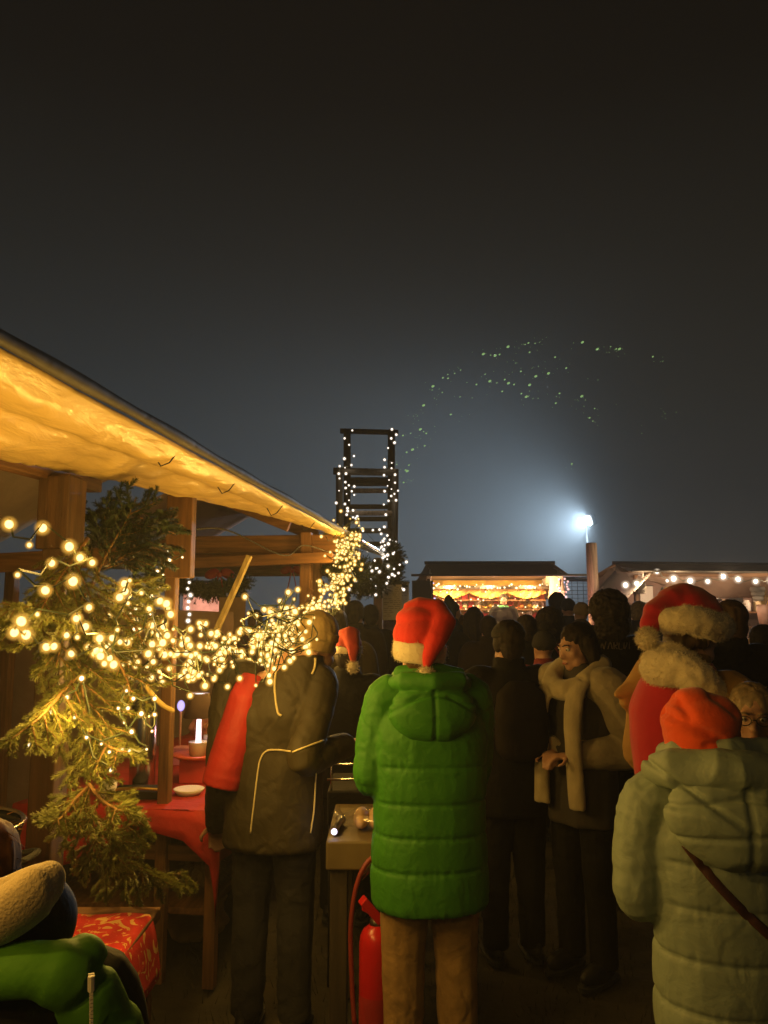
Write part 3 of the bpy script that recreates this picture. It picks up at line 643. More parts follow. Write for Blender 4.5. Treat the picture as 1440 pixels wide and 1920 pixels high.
# round timber post and the net
pb = P(1113, 1148, 15.4)
pt = thing('timber_post', 'thick weathered round timber post standing between the two lit stalls', 'post', (pb.x, 15.4, 0)); zt = P(1113, 1018, 15.4).z
mb = MB(); mb.tube([(0, 0, 0), (.012, 0, zt*.5), (0, 0, zt-.015), (0, 0, zt)], [.115, .113, .108, .10], 18); mb.build('shaft', m_post_wood, pt, True)
NY = 23.; n0, n1 = P(1040, 1086, NY), P(1168, 1086, NY)
nt_ = thing('ball_net', 'dark wide mesh net on a black rail behind the timber post', 'net', ((n0.x+n1.x)/2, NY, 0)); cx = (n0.x+n1.x)/2; hwid = (n1.x-n0.x)/2
MB().box((0, 0, n0.z), (2*hwid+.3, .10, .14)).build('rail', m_black, nt_)
for x in (-hwid, hwid): MB().box((x, 0, n0.z/2), (.12, .12, n0.z)).build('post', m_black, nt_)
MB().box((0, .05, 1.75), (2*hwid, .05, .08)).build('lower_rail', m_black, nt_)
mb = MB()
for k in range(13): mb.box((-hwid+2*hwid*k/12, .02, (n0.z+1.75)/2), (.013, .013, n0.z-1.75))
for k in range(8): mb.box((0, .03, 1.8+(n0.z-1.8)*k/8), (2*hwid, .013, .013))
o = mb.build('mesh', m_dark_wood, nt_); o['kind'] = 'stuff'

# ------------------------------------------------------------------ people
HANDS = {}
def add_hand(mb, wrist, dirv, palm_n, s, curl=.5, thumb_side=1):
    """palm, four bent fingers and a thumb, all rooted inside one another"""
    d = Vector(dirv).normalized(); n = Vector(palm_n); n = (n-d*n.dot(d)).normalized(); x = d.cross(n)
    wv = Vector(wrist)
    rot = Matrix((x, d, n)).transposed()
    mb.ell(wv+d*.045*s, (.041*s, .055*s, .017*s), rot, 12, 8)
    for k, L in enumerate((.070, .080, .075, .058)):
        b = wv+d*.085*s+x*((k-1.5)*.0205*s); a1 = curl*.5; pts = [b-d*.02*s, b]; dd = d.copy()
        for q in (.45, .32, .28):
            a1 += curl*.55; dd = (d*math.cos(a1)+n*math.sin(a1)).normalized(); pts.append(pts[-1]+dd*L*q*s)
        mb.tube(pts, [.0105*s, .0105*s, .0098*s, .009*s, .0075*s], 7)
    tdir = (d*.65+x*(-.75*thumb_side)+n*.3).normalized(); b = wv+d*.02*s-x*(.028*s*thumb_side)
    mb.tube([b, b+tdir*.035*s, b+tdir*.06*s+n*.008*s, b+(tdir*.7+d*.5).normalized()*.08*s+n*.018*s], [.016*s, .0125*s, .011*s, .0085*s], 7)

def head_frame(c, face, up=(0, 0, 1)):
    f = Vector(face).normalized(); u = Vector(up); u = (u-f*u.dot(f)).normalized(); r = f.cross(u)
    return Matrix((r, f, u)).transposed(), Vector(c)
def add_head(mb, c, face, s, up=(0, 0, 1), fine=False):
    Mh, c = head_frame(c, face, up)
    def e(p, r, rot=None): mb.ell(c+Mh @ (Vector(p)*s), [k*s for k in r], Mh @ rot if rot else Mh, 16, 11)
    e((0, -.018, .032), (.074, .094, .088))
    e((0, .022, -.010), (.064, .072, .085))
    e((0, .040, -.075), (.044, .048, .040))
    e((0, .072, -.092), (.022, .018, .018))
    for sx in (-1, 1):
        e((sx*.040, .058, -.022), (.024, .026, .024)); e((sx*.048, .028, -.070), (.018, .042, .03))
        e((sx*.077, -.005, -.008), (.010, .020, .033))
        e((sx*.030, .080, .024), (.024, .014, .009))
        e((sx*.011, .100, -.036), (.009, .010, .007))
    nb = [c+Mh @ (Vector(p)*s) for p in ((0, .084, .012), (0, .098, -.012), (0, .112, -.034))]
    mb.tube(nb, [.009*s, .011*s, .013*s], 8)
    e((0, .085, -.060), (.024, .012, .006)); e((0, .083, -.071), (.020, .012, .007))
def arm_path(side, pose, s, sw=.2):
    sh = Vector((side*sw, 0, 1.42))*s
    if pose == 'down': el, wr = Vector((side*(sw+.06), -.03, 1.13)), Vector((side*(sw+.05), .07, .88))
    elif pose == 'front': el, wr = Vector((side*(sw+.08), .03, 1.13)), Vector((side*.08, .30, 1.12))
    elif pose == 'pocket': el, wr = Vector((side*(sw+.10), -.06, 1.14)), Vector((side*(sw+.02), .12, .98))
    elif pose == 'hold': el, wr = Vector((side*(sw+.06), .06, 1.15)), Vector((side*.10, .30, 1.30))
    elif pose == 'hip': el, wr = Vector((side*(sw+.22), -.10, 1.16)), Vector((side*(sw+.0), .12, 1.05))
    else: el, wr = (Vector(p) for p in pose)
    return sh, el*s, wr*s
PEOPLE_DONE = []
def person(label, x, y, H, heading=0, jacket=m_black, trousers=None, hat=None, hatm=None, hair=None, hairm=None, arms=('down', 'down'), build=1., head=(0, .01, 1.625),
           face=None, up=(0, 0, 1), voxel=.016, hem=.74, shoes=None, scarf=None, fat=1., foldamp=.006, seed=1, face_detail=False, torso=None, group=None, collar=True, gloves=None, stance=.095, puff=0, skin=None):
    s = H/1.755; skin = skin or m_skin
    root = thing('person', label, 'person', (x, y, 0), heading, group)
    hc = Vector(head)*s; fv = face or (0, 1, -.05)
    ap = [arm_path(sd, a, s, .19*build) for sd, a in zip((-1, 1), arms)]
    # body: one skin from head to feet
    mb = MB(); add_head(mb, hc, fv, s, up)
    mb.tube([Vector((0, -.02, 1.40))*s, hc*.5+Vector((0, -.01, 1.47))*s*.5, hc+Vector((0, -.015, -.06))*s], [.075*s, .06*s, .054*s], 12)
    mb.rings([(0, 0, z*s, rx*s*build, ry*s) for z, rx, ry in ((.84, .10, .08), (.90, .155, .105), (1.0, .15, .10), (1.12, .135, .095), (1.28, .155, .105), (1.38, .15, .09), (1.455, .08, .065))], 20)
    for i, sd in enumerate((-1, 1)):
        sh, el, wr = ap[i]
        mb.tube([Vector((sd*.10*s, 0, 1.40*s)), sh, el, wr], [.055*s, .052*s, .038*s, .026*s], 10)
        d = (wr-el).normalized(); pn = Vector((-sd, 0, 0)) if abs(d.z) > .7 else Vector((0, 0, -1))
        add_hand(mb, wr, d, pn, s, .55, sd)
        mb.tube([Vector((sd*.09*s, 0, .90*s)), Vector((sd*stance*s, .015*s, .50*s)), Vector((sd*stance*1.05*s, -.01*s, .09*s))], [.082*s, .055*s, .038*s], 10)
        mb.ell(Vector((sd*stance*1.1*s, .05*s, .045*s)), (.04*s, .11*s, .042*s), None, 12, 8)
    me = solid(mb, voxel, 3, 'body'); body = link('body', me, skin, root)
    if face_detail:
        Mh, _ = head_frame(hc, fv, up)
        for sx in (-1, 1):
            mb = MB(); mb.ell(hc+Mh @ (Vector((sx*.031, .0795, .007))*s), .0125*s, None, 12, 8); ey = mb.build('eye', M('eye_white', (.62, .58, .52), .25, var=.05), root, True)
            mb = MB(); mb.ell(hc+Mh @ (Vector((sx*.031, .0895, .006))*s), .0055*s, None, 10, 7); mb.build('iris', M('iris', (.03, .02, .012), .2), ey, True)
            mb = MB(); mb.tube([hc+Mh @ (Vector((sx*a, b, c_))*s) for a, b, c_ in ((.014, .098, .026), (.032, .096, .033), (.05, .082, .027))], [.003*s, .004*s, .002*s], 6); mb.build('eyebrow', hairm or m_black, root, True)
        mb = MB(); mb.ell(hc+Mh @ (Vector((0, .0945, -.0655))*s), (.021*s, .006*s, .0065*s), Mh, 12, 8); mb.build('lips', M('lips', (.36, .13, .10), .4), root, True)
    # trousers
    tm = trousers or M('dark_trousers', (.012, .011, .011), .9, wr=.5, ws=12, spec=.15)
    mb = MB(); mb.rings([(0, .0, z*s, rx*s*build*fat, ry*s*fat) for z, rx, ry in ((.80, .145, .115), (.90, .165, .125), (1.0, .158, .115), (1.06, .15, .11))], 20)
    for sd in (-1, 1):
        mb.tube([Vector((sd*.085*s, 0, .90*s)), Vector((sd*stance*s, .02*s, .52*s)), Vector((sd*stance*1.02*s, .005*s, .30*s)), Vector((sd*stance*1.05*s, 0, .065*s))], [.105*s*fat, .080*s*fat, .072*s, .068*s], 12)
    me = solid(mb, voxel, 3, 'trousers'); folds(me, foldamp*.8, (9, 9, 12), seed+3); link('trousers', me, tm, root)
    for sd in (-1, 1):
        mb = MB(); cx = sd*stance*1.1*s
        mb.ell((cx, .055*s, .055*s), (.047*s, .14*s, .05*s), None, 14, 9); mb.ell((cx, -.01*s, .09*s), (.045*s, .06*s, .055*s), None, 12, 8)
        so = link('shoe', solid(mb, max(.009, voxel*.7), 2, 'shoe'), M('black_shoe', (.015, .014, .013), .6), root)
        mb = MB(); mb.rings([(cx, .055*s, z*s, .05*s, .145*s, .8) for z in (.004, .022)], 18); mb.build('sole', shoes or M('dark_sole', (.03, .03, .028), .8), so)
    # jacket
    if torso is None:
        b = build*fat
        torso = [(0, 0, hem, .19*b, .145*fat), (0, 0, hem+.02, .195*b, .15*fat), (0, 0, .98, .188*b, .145*fat), (0, 0, 1.14, .185*b, .14*fat), (0, -.005, 1.28, .20*b, .145*fat), (0, -.01, 1.37, .19*b, .125*fat), (0, -.012, 1.44, .135*b, .095), (0, -.012, 1.485, .085, .08), (0, -.008, 1.55 if collar else 1.50, .082, .080)]
    mb = MB(); mb.rings([(r[0]*s, r[1]*s, r[2]*s, r[3]*s, r[4]*s, .9) for r in torso], 30)
    for i, sd in enumerate((-1, 1)):
        sh, el, wr = ap[i]; g = 1+puff
        q = spline([Vector((sd*.09*s*build, 0, 1.40*s)), sh, sh*.45+el*.55+Vector((sd*.012, 0, 0)), el, el*.45+wr*.55, wr+(wr-el).normalized()*.0*s], 5)
        N = len(q); rad = [(.085*(1-k/(N-1))+.052*(k/(N-1)))*s*g*fat**.5 for k in range(N)]
        mb.tube(q, rad, 14)
    me = solid(mb, voxel*.9, 4, 'jacket'); folds(me, foldamp, (8, 8, 5), seed)
    jk = link('jacket', me, jacket, root)
    # hat and hair
    Mh, _ = head_frame(hc, fv, up)
    def L(p): return hc+Mh @ (Vector(p)*s)
    def hair_mesh(mb_, amp=.004, sc=(60, 60, 9), name='hair', strands=0, sl=.03):
        me_ = solid(mb_, max(.007, voxel*.6), 2, name); push(me_, amp*(1-2*np.abs(vnoise(getco(me_)*np.array(sc), 1, seed))))
        if strands: me_ = fuzz(me_, strands, sl, .0012, .8, seed)
        return link(name, me_, hairm or M('dark_hair', (.022, .015, .010), .7, var=.5, vs=30, spec=.25), root)
    if hair:
        mb = MB(); mb.ell(L((0, -.026, .040)), [k*s for k in (.084, .098, .088)], Mh, 18, 12)
        for sx in (-1, 1): mb.ell(L((sx*.066, -.02, .0)), [k*s for k in (.018, .05, .05)], Mh)
        mb.ell(L((0, -.07, -.03)), [k*s for k in (.062, .04, .07)], Mh)
        if hair == 'long':
            for sx, y0 in ((-1, -.02), (1, -.02), (-.5, -.075), (.5, -.075), (0, -.09)):
                mb.tube([L((sx*.07, y0, .05)), L((sx*.085, y0-.01, -.06)), L((sx*.09, y0-.03, -.17)), L((sx*.08, y0-.04, -.26))], [.034*s, .036*s, .034*s, .016*s], 9)
        if hair == 'bushy':
            mb.ell(L((0, -.035, .04)), [k*s for k in (.115, .12, .115)], Mh, 18, 12); mb.ell(L((0, -.06, -.07)), [k*s for k in (.10, .08, .10)], Mh)
        if hair == 'bun': mb.ell(L((0, -.06, .135)), [k*s for k in (.04, .04, .04)], Mh)
        hair_mesh(mb, .010 if hair == 'bushy' else .004, (40, 40, 40) if hair == 'bushy' else (60, 60, 9), strands=900 if hair == 'bushy' else 260, sl=.04 if hair == 'bushy' else .02)
    hm_ = hatm or M('dark_knit', (.022, .02, .02), .95, bump=.5, bs=120)
    if hat == 'beanie' or hat == 'pom':
        mb = MB(); mb.ell(L((0, -.020, .052)), [k*s for k in (.090, .108, .092)], Mh, 20, 14)
        mb.tube([L((0, -.018, .010)), L((0, -.018, .045))], [.096*s, .098*s], 20, flat=1.08)
        me = solid(mb, voxel*.7, 2, 'beanie'); folds(me, .003, (30, 30, 10), seed); link('beanie', me, hm_, root)
        if hat == 'pom':
            mb = MB(); mb.ell(L((0, -.03, .165)), .042*s, None, 14, 10); me = fuzz(mb.mesh('pompom', True), 700, .025); link('pompom', me, hm_, root)
    elif hat == 'peak':
        mb = MB(); mb.ell(L((0, -.020, .040)), [k*s for k in (.088, .105, .085)], Mh, 20, 14); mb.tube([L((0, -.03, .08)), L((0, -.05, .15)), L((.01, -.06, .19))], [.07*s, .045*s, .012*s], 12)
        for sx in (-1, 1): mb.tube([L((sx*.082, -.01, .02)), L((sx*.08, -.005, -.06)), L((sx*.06, .02, -.11))], [.03*s, .022*s, .008*s], 8)
        me = solid(mb, voxel*.7, 3, 'knit_hat'); link('knit_hat', me, hm_, root)
    elif hat == 'cap':
        mb = MB(); mb.ell(L((0, -.015, .055)), [k*s for k in (.088, .106, .068)], Mh, 20, 14); mb.tube([L((0, -.015, .03)), L((0, -.015, .06))], [.093*s, .094*s], 20, flat=1.1)
        mb.ell(L((0, .105, .042)), [k*s for k in (.07, .07, .008)], Mh)
        me = solid(mb, voxel*.6, 2, 'cap'); link('cap', me, hm_, root)
    elif hat == 'hood':
        mb = MB(); mb.ell(L((0, -.030, .030)), [k*s for k in (.108, .118, .125)], Mh, 20, 14); mb.ell(L((0, -.07, -.07)), [k*s for k in (.12, .08, .09)], Mh)
        me = solid(mb, voxel*.8, 3, 'hood'); folds(me, .006, (14, 14, 10), seed); link('hood', me, jacket, root)
    elif hat == 'santa':
        mb = MB(); mb.ell(L((0, -.02, .06)), [k*s for k in (.092, .108, .085)], Mh, 20, 14)
        mb.tube([L((.0, -.03, .09)), L((.04, -.08, .12)), L((.07, -.13, .04)), L((.07, -.14, -.06))], [.08*s, .06*s, .04*s, .016*s], 12)
        me = solid(mb, voxel*.7, 3, 'santa_hat'); folds(me, .005, (16, 16, 16), seed); link('santa_hat', me, hm_, root)
        mb = MB(); mb.tube([L((0, -.018, .0)), L((0, -.02, .05))], [.097*s, .101*s], 22, flat=1.1); me = solid(mb, voxel*.7, 3, 'hat_brim'); me = fuzz(me, 900, .016); link('hat_brim', me, M('hat_fleece', (.72, .62, .42), .95, sheen=.4), root)
        mb = MB(); mb.ell(L((.07, -.145, -.08)), .03*s, None, 12, 8); me = fuzz(mb.mesh('pompom', True), 500, .02); link('pompom', me, MATS['hat_fleece'], root)
    root['_s'] = s
    PEOPLE_DONE.append(root)
    return root, jk, body, L, ap, s
def bvh_of(objs):
    vs = []; fs = []
    bpy.context.view_layer.update()
    for o in objs:
        mw = o.matrix_world; k = len(vs); vs += [mw @ v.co for v in o.data.vertices]; fs += [tuple(i+k for i in p.vertices) for p in o.data.polygons]
    return BVHTree.FromPolygons(vs, fs)
def on_surface(bv, px, py, lift=.002):
    """where the seam drawn at this place of the garment lies on its cloth"""
    d = ray(px, py).normalized(); h = bv.ray_cast(Vector((0, 0, CAMZ)), d)
    return None if h[0] is None else h[0]+h[1]*lift
def seam(name, root, bv, pix, rad, mat, flat=1.0, lift=.002, per=8):
    q = spline([Vector((x, y, 0)) for x, y in pix], per); w_ = [on_surface(bv, v.x, v.y, lift) for v in q]; w_ = [v for v in w_ if v is not None]
    if len(w_) < 3: return None
    inv = root.matrix_world.inverted(); mb = MB(); mb.tube([inv @ v for v in w_], rad, 8, flat=flat)
    return mb.build(name, mat, root, True)

# ================================================================== the people near the camera
fleece = M('hat_fleece', (.72, .62, .42), .95, sheen=.4, bump=.6, bs=90)
red_felt = M('red_felt', (.62, .020, .012), .85, sheen=.2, bump=.25, bs=160, wr=.3, ws=16)
def crease(jk, amp, seed, f=8.):
    """thin pinched creases running over the cloth"""
    me = jk.data; co = getco(me); q = np.stack([co[:, 0]*f+co[:, 2]*f*.5, co[:, 1]*f, co[:, 2]*f*.55-co[:, 0]*f*.4], 1); amt = 0
    for sc_, w_, k_ in ((1., .10, 1.), (1.9, .12, .7), (3.4, .14, .45)):
        n_ = vnoise(q, sc_, seed); gate = np.clip(vnoise(co*3., 1, seed+7)+.45, 0, 1); amt = amt+amp*k_*(.6*np.exp(-((n_-.10)/w_)**2)-np.exp(-(n_/w_)**2))*gate
    push(me, amt)
# --- green parka
g_mat = M('green_nylon', (.042, .20, .012), .62, var=.10, vs=3, wr=.22, ws=22, bump=.08, bs=120, spec=.3)
GX, GY = .165, 2.92
gk_ = 1.74/1.755
qz = [P(800, y_, 2.77).z/gk_ for y_ in (1727, 1640, 1575, 1512, 1442)]; hz0 = qz[0]
tors = [(0, 0, hz0, .200, .155), (0, 0, hz0+.02, .210, .165), (0, 0, hz0+.10, .212, .165), (0, 0, .90, .208, .16), (0, 0, 1.02, .206, .155), (0, -.005, 1.14, .212, .15), (0, -.01, 1.28, .218, .145), (0, -.01, 1.36, .195, .13), (0, -.01, 1.43, .14, .10), (0, 0, 1.48, .09, .085), (-.01, 0, 1.535, .078, .078)]
gp, gj, gb, GL, gap, gs = person('person in long bright green quilted parka and red hat with folded tail', GX, GY, 1.74, R(4), g_mat, M('tan_corduroy', (.30, .185, .07), .9, var=.2, vs=20, wr=.6, ws=9, bump=.3, bs=90), None, hair='short', hairm=M('brown_hair', (.10, .055, .022), .7, var=.5, vs=30, spec=.25), arms=(((-.215, .0, 1.13), (-.12, .24, 1.12)), ((.175, .06, 1.12), (.10, .26, 1.10))), voxel=.0075, torso=tors, head=(-.03, .01, 1.605), face=(.1, 1, -.1), foldamp=.004, seed=4, build=.84)
def quilt(jk, levels, ap, s, depth=.011, width=.010, bulge=.010, rad=.092, tilt=0., wrinkle=.005, seed=0):
    me = jk.data; co = getco(me)
    # which vertices belong to the sleeves
    best = np.full(len(co), 9.)
    for sh, el, wr in ap:
        for a, b in ((sh, el), (el, wr)):
            a_, b_ = np.array(a), np.array(b); d = b_-a_; t = np.clip(((co-a_) @ d)/(d @ d), 0, 1); best = np.minimum(best, np.linalg.norm(co-(a_+t[:, None]*d), axis=1))
    slv = np.clip((rad*1.25*s-best)/(.03), 0, 1)
    z = co[:, 2]/s+.012*vnoise(co*np.array((3, 3, 0)), 1, seed)+tilt*co[:, 0]
    lv = sorted(levels); dist = np.min([np.abs(z-l) for l in lv], axis=0)
    amt = -depth*np.exp(-(dist/width)**2)
    span = np.interp(z, lv, np.arange(len(lv))); fr = span-np.floor(span); inside = (z > lv[0]) & (z < lv[-1])
    amt += bulge*np.where(inside, np.sqrt(np.clip(np.sin(math.pi*fr), 0, 1)), 0)
    # puckers running away from the seams
    pk = vnoise(np.stack([np.arctan2(co[:, 1], co[:, 0])*16, z*7, z*0], 1), 1, seed+2)
    amt += -.0035*np.clip(pk, 0, 1)*np.exp(-(dist/(width*4))**2)
    amt = amt*(1-slv)
    # long slanting creases
    q = np.stack([co[:, 0]*7+co[:, 2]*5, co[:, 1]*7, co[:, 2]*4-co[:, 0]*3], 1)
    for sc_, w_, k_ in ((1., .10, 1.), (1.9, .12, .7), (3.4, .14, .45)):
        n_ = vnoise(q, sc_, seed+3); gate = np.clip(vnoise(co*3., 1, seed+7)+.45, 0, 1)
        amt += wrinkle*k_*(.6*np.exp(-((n_-.10)/w_)**2)-np.exp(-(n_/w_)**2))*gate*(.8+.0*slv)
    amt += wrinkle*.6*vnoise(co, 5, seed+11)
    # sleeve rings
    for (sh, el, wr) in ap:
        a_, b_ = np.array(sh), np.array(el); d = b_-a_; L_ = np.linalg.norm(d); t = ((co-a_) @ d)/(L_*L_)
        amt += slv*(t > .05)*(t < 1.3)*(-.003*np.clip(vnoise(np.stack([t*9, co[:, 0]*4, co[:, 1]*4], 1), 1, seed+9), 0, 1))
    push(me, amt)
quilt(gj, qz, gap, gs, .006, .0055, .003, wrinkle=.0045, seed=3)
crease(gj, .0028, 71, 17)
mb = MB(); s = gs
mb.ell((.0, -.115, 1.37), (.155, .075, .105), Matrix.Rotation(R(-18), 3, 'X'), 24, 16)
mb.tube([(-.135, -.03, 1.46), (-.10, -.115, 1.475), (0, -.15, 1.475), (.10, -.115, 1.475), (.135, -.03, 1.455)], [.024, .030, .031, .030, .024], 12)
mb.tube([(-.12, .05, 1.47), (-.11, -.04, 1.50), (0, -.085, 1.52), (.11, -.04, 1.50), (.12, .05, 1.47)], [.022]*5, 10)
me = solid(mb, .006, 5, 'hood'); co = getco(me)
a = -.010*np.exp(-(co[:, 0]/.006)**2)*(co[:, 2] < 1.455)+.006*(1-2*np.abs(vnoise(co*np.array((9, 9, 15)), 1, 5)))-.008*np.exp(-((co[:, 2]-1.435+.25*np.abs(co[:, 0]))/.007)**2)
for sx in (-1, 1): a = a-.009*np.exp(-((co[:, 2]-1.40+.62*(sx*co[:, 0]-.10))/.008)**2)*(sx*co[:, 0] > .01)*(co[:, 2] < 1.43)
push(me, a); link('hood', me, g_mat, gp)
for c_ in gp.children:
    if c_.name.startswith('trousers'): crease(c_, .009, 61, 6)
# folded hat
mb = MB()
for p, r in (((0, -.02, .045), (.101, .117, .085)), ((.0, -.025, .105), (.090, .095, .05))): mb.ell(GL(p), r, None, 20, 12)
mb.tube([GL((-.055, -.03, .125)), GL((.0, -.035, .135)), GL((.06, -.05, .125)), GL((.085, -.085, .085)), GL((.055, -.118, .02)), GL((.028, -.128, -.045)), GL((.018, -.126, -.085))], [.035, .050, .052, .050, .040, .026, .012], 14)
me = solid(mb, .006, 4, 'santa_hat'); folds(me, .003, (9, 9, 9), 6); link('santa_hat', me, red_felt, gp)
mb = MB(); tl = Matrix.Rotation(R(6), 3, 'Y') @ Matrix.Rotation(R(8), 3, 'X')
n = 40
for k, (r0, z0) in enumerate(((.0, 0),)):
    grid = [GL(tl @ Vector((.098*math.cos(a_), -.018+.112*math.sin(a_), -.022))) for a_ in np.linspace(0, 2*math.pi, n)]
mb.rings([(0, 0, 0, 0, 0)], 3) if False else None
vs = []
for zz, rr in ((-.052, .93), (-.045, 1.0), (-.02, 1.03), (.012, 1.03), (.022, .97)):
    vs.append([GL(tl @ Vector((.097*rr*math.cos(a_), -.018+.112*rr*math.sin(a_), zz))) for a_ in np.linspace(0, 2*math.pi, n, endpoint=False)])
fl_ = [p for r_ in vs for p in r_]; fs = [(i*n+k, i*n+(k+1) % n, (i+1)*n+(k+1) % n, (i+1)*n+k) for i in range(4) for k in range(n)]+[tuple(range(n))[::-1], tuple(4*n+k for k in range(n))]
mb.add(fl_, fs); me = solid(mb, .006, 3, 'hat_brim'); folds(me, .003, (20, 20, 20), 2); me = fuzz(me, 2500, .006); link('hat_brim', me, fleece, gp)
mb = MB(); mb.ell(GL((.018, -.132, -.105)), (.027, .025, .024), None, 14, 10); link('pompom', fuzz(mb.mesh('pompom', True), 700, .014), fleece, gp)

# --- dark jacket with pale piping
ol = M('olive_black_shell', (.040, .030, .009), .7, var=.25, vs=3, wr=.5, ws=9)
PX, PY = -.47, 3.42
pinv = Matrix.Rotation(R(8), 3, 'Z')
def PWl(px, py, Y): return pinv @ (P(px, py, Y)-Vector((PX, PY, 0)))
pk_ = 1.765/1.755
tors = [(0, 0, .735, .20, .15), (0, 0, .755, .212, .16), (0, 0, .98, .205, .152), (.005, 0, 1.14, .205, .148), (.02, -.005, 1.28, .21, .15), (.045, -.01, 1.37, .185, .13), (.075, -.012, 1.43, .14, .10), (.105, -.005, 1.475, .095, .085), (.125, .01, 1.525, .082, .08)]
pp, pj, pb, PL, pap, ps = person('person at the stall in black jacket with pale piping and one red sleeve', PX, PY, 1.765, R(-8), ol, M('dark_jeans', (.022, .021, .024), .9, wr=.7, ws=10), 'beanie', M('tan_knit', (.34, .24, .10), .95, bump=.4, bs=120), None, arms=((PWl(415, 1462, 3.38)/pk_, PWl(408, 1545, 3.62)/pk_), (PWl(568, 1424, 3.20)/pk_, PWl(652, 1396, 3.44)/pk_)), voxel=.009, head=(.17, .06, 1.575), face=(.3, 1, -.1), hem=.735, torso=tors, foldamp=.006, seed=12, up=(.15, .1, 1))
crease(pj, .006, 44, 8)
pbv = bvh_of([pj]); cream = M('pale_piping', (.66, .56, .30), .6)
for pts, r in (([(521, 1243), (516, 1275), (516, 1300), (521, 1335), (528, 1342)], .005), ([(591, 1234), (590, 1250), (585, 1264)], .0055), ([(470, 1562), (475, 1520), (482, 1460), (488, 1425), (500, 1408), (522, 1406), (546, 1409)], .0038), ([(549, 1410), (575, 1400), (606, 1388)], .0038), ([(582, 1562), (588, 1520), (592, 1450)], .0038)):
    seam('piping', pp, pbv, pts, r, cream)
sh, el, wr = pap[0]
mb = MB(); mb.tube([PWl(474, 1268, 3.40), PWl(462, 1310, 3.37), PWl(440, 1390, 3.35), PWl(420, 1452, 3.34), PWl(416, 1468, 3.34)], [.055, .074, .082, .080, .078], 18)
mb.tube([PWl(421, 1450, 3.34), PWl(415, 1472, 3.34)], .083, 18)
me = solid(mb, .007, 3, 'sleeve_panel'); folds(me, .004, (9, 9, 6), 3); link('sleeve_panel', me, M('red_shell', (.44, .022, .014), .6, var=.12, vs=4, wr=.4, ws=10), pp)

mb = MB(); mb.tube([PL((0, -.022, -.035)), PL((0, -.022, .0)), PL((0, -.02, .04))], [.086, .092, .094], 20, flat=1.05); me = solid(mb, .008, 3, 'beanie_fold'); link('beanie_fold', me, MATS['tan_knit'], pp)
for c_ in pp.children:
    if c_.name.startswith('trousers'): crease(c_, .007, 62, 6)
# --- sage puffer and orange hat
sage = M('sage_nylon', (.255, .32, .26), .62, var=.12, vs=3, wr=.35, ws=14, bump=.08, bs=120)
SXX, SYY = .975, 2.34
tors = [(0, 0, .42, .225, .18), (0, 0, .45, .235, .19), (0, 0, .7, .235, .19), (0, 0, .95, .235, .18), (0, 0, 1.15, .24, .175), (0, -.005, 1.30, .25, .17), (0, -.01, 1.40, .225, .15), (0, -.01, 1.47, .16, .12), (0, 0, 1.53, .105, .10), (0, 0, 1.57, .09, .09)]
sp_, sj, sb, SL, sap, ss = person('short person in long sage green puffer coat and slouchy orange hat', SXX, SYY, 1.455, R(-6), sage, None, None, hair='short', hairm=M('brown_hair', (.10, .055, .022), .7, var=.5, vs=30, spec=.25), arms=(((-.285, .0, 1.08), (-.17, .24, 1.02)), ((.285, .0, 1.08), (.17, .24, 1.02))), voxel=.0075, torso=tors, build=1.25, head=(-.05, -.01, 1.625), puff=.2, foldamp=.005, seed=8)
quilt(sj, [.46, .62, .78, .94, 1.10, 1.24, 1.37], sap, ss, .006, .008, .005, .11, wrinkle=.0045, seed=17)
s = ss; mb = MB()
mb.ell((0, -.165, 1.165), (.185, .085, .125), Matrix.Rotation(R(-12), 3, 'X'), 24, 16)
mb.tube([(-.185, -.02, 1.265), (-.15, -.13, 1.285), (0, -.20, 1.295), (.15, -.13, 1.285), (.185, -.02, 1.265)], [.035, .048, .052, .048, .035], 12)
mb.tube([(-.13, .05, 1.30), (-.12, -.06, 1.325), (0, -.115, 1.335), (.12, -.06, 1.325), (.13, .05, 1.30)], [.032]*5, 10)
me = solid(mb, .0065, 5, 'hood'); co = getco(me)
a = -.012*np.exp(-((co[:, 0]-.01)/.007)**2)*(co[:, 2] < 1.26)+.011*(1-2*np.abs(vnoise(co*np.array((8, 8, 9)), 1, 15)))-.010*np.exp(-((co[:, 2]-1.232+.2*np.abs(co[:, 0]))/.008)**2)-.012*np.exp(-((co[:, 2]-1.18+.7*(co[:, 0]+.04))/.008)**2)*(co[:, 0] < .02)-.008*np.exp(-((co[:, 2]-1.135-.1*co[:, 0])/.007)**2)
push(me, a); link('hood', me, sage, sp_)
sbv = bvh_of([sj, sp_.children[-1]])
seam('bag_strap', sp_, bvh_of([sj]), [(1285, 1582), (1330, 1640), (1385, 1700), (1440, 1752), (1490, 1800)], .013, M('dark_red_strap', (.06, .018, .014), .7), .35, .002)
orange = M('orange_wool', (.80, .085, .010), .9, sheen=.25, var=.12, vs=5, bump=.3, bs=150, wr=.3, ws=12)
mb = MB(); mb.ell(SL((0, -.02, .070)), (.112, .122, .080), Matrix.Rotation(R(-8), 3, 'Y'), 24, 16); mb.ell(SL((0, -.02, .02)), (.108, .118, .06), None, 24, 14); mb.ell(SL((-.02, -.03, .135)), (.07, .07, .04), None, 16, 10)
mb.tube([SL((.100*math.cos(a_), -.018+.110*math.sin(a_), -.012)) for a_ in np.linspace(0, 2*math.pi, 26)], .022, 10)
me = solid(mb, .006, 5, 'slouch_hat'); co = getco(me); c0 = np.array(SL((0, -.02, .06))); q = co-c0
a = .007*vnoise(co, 9, 77)
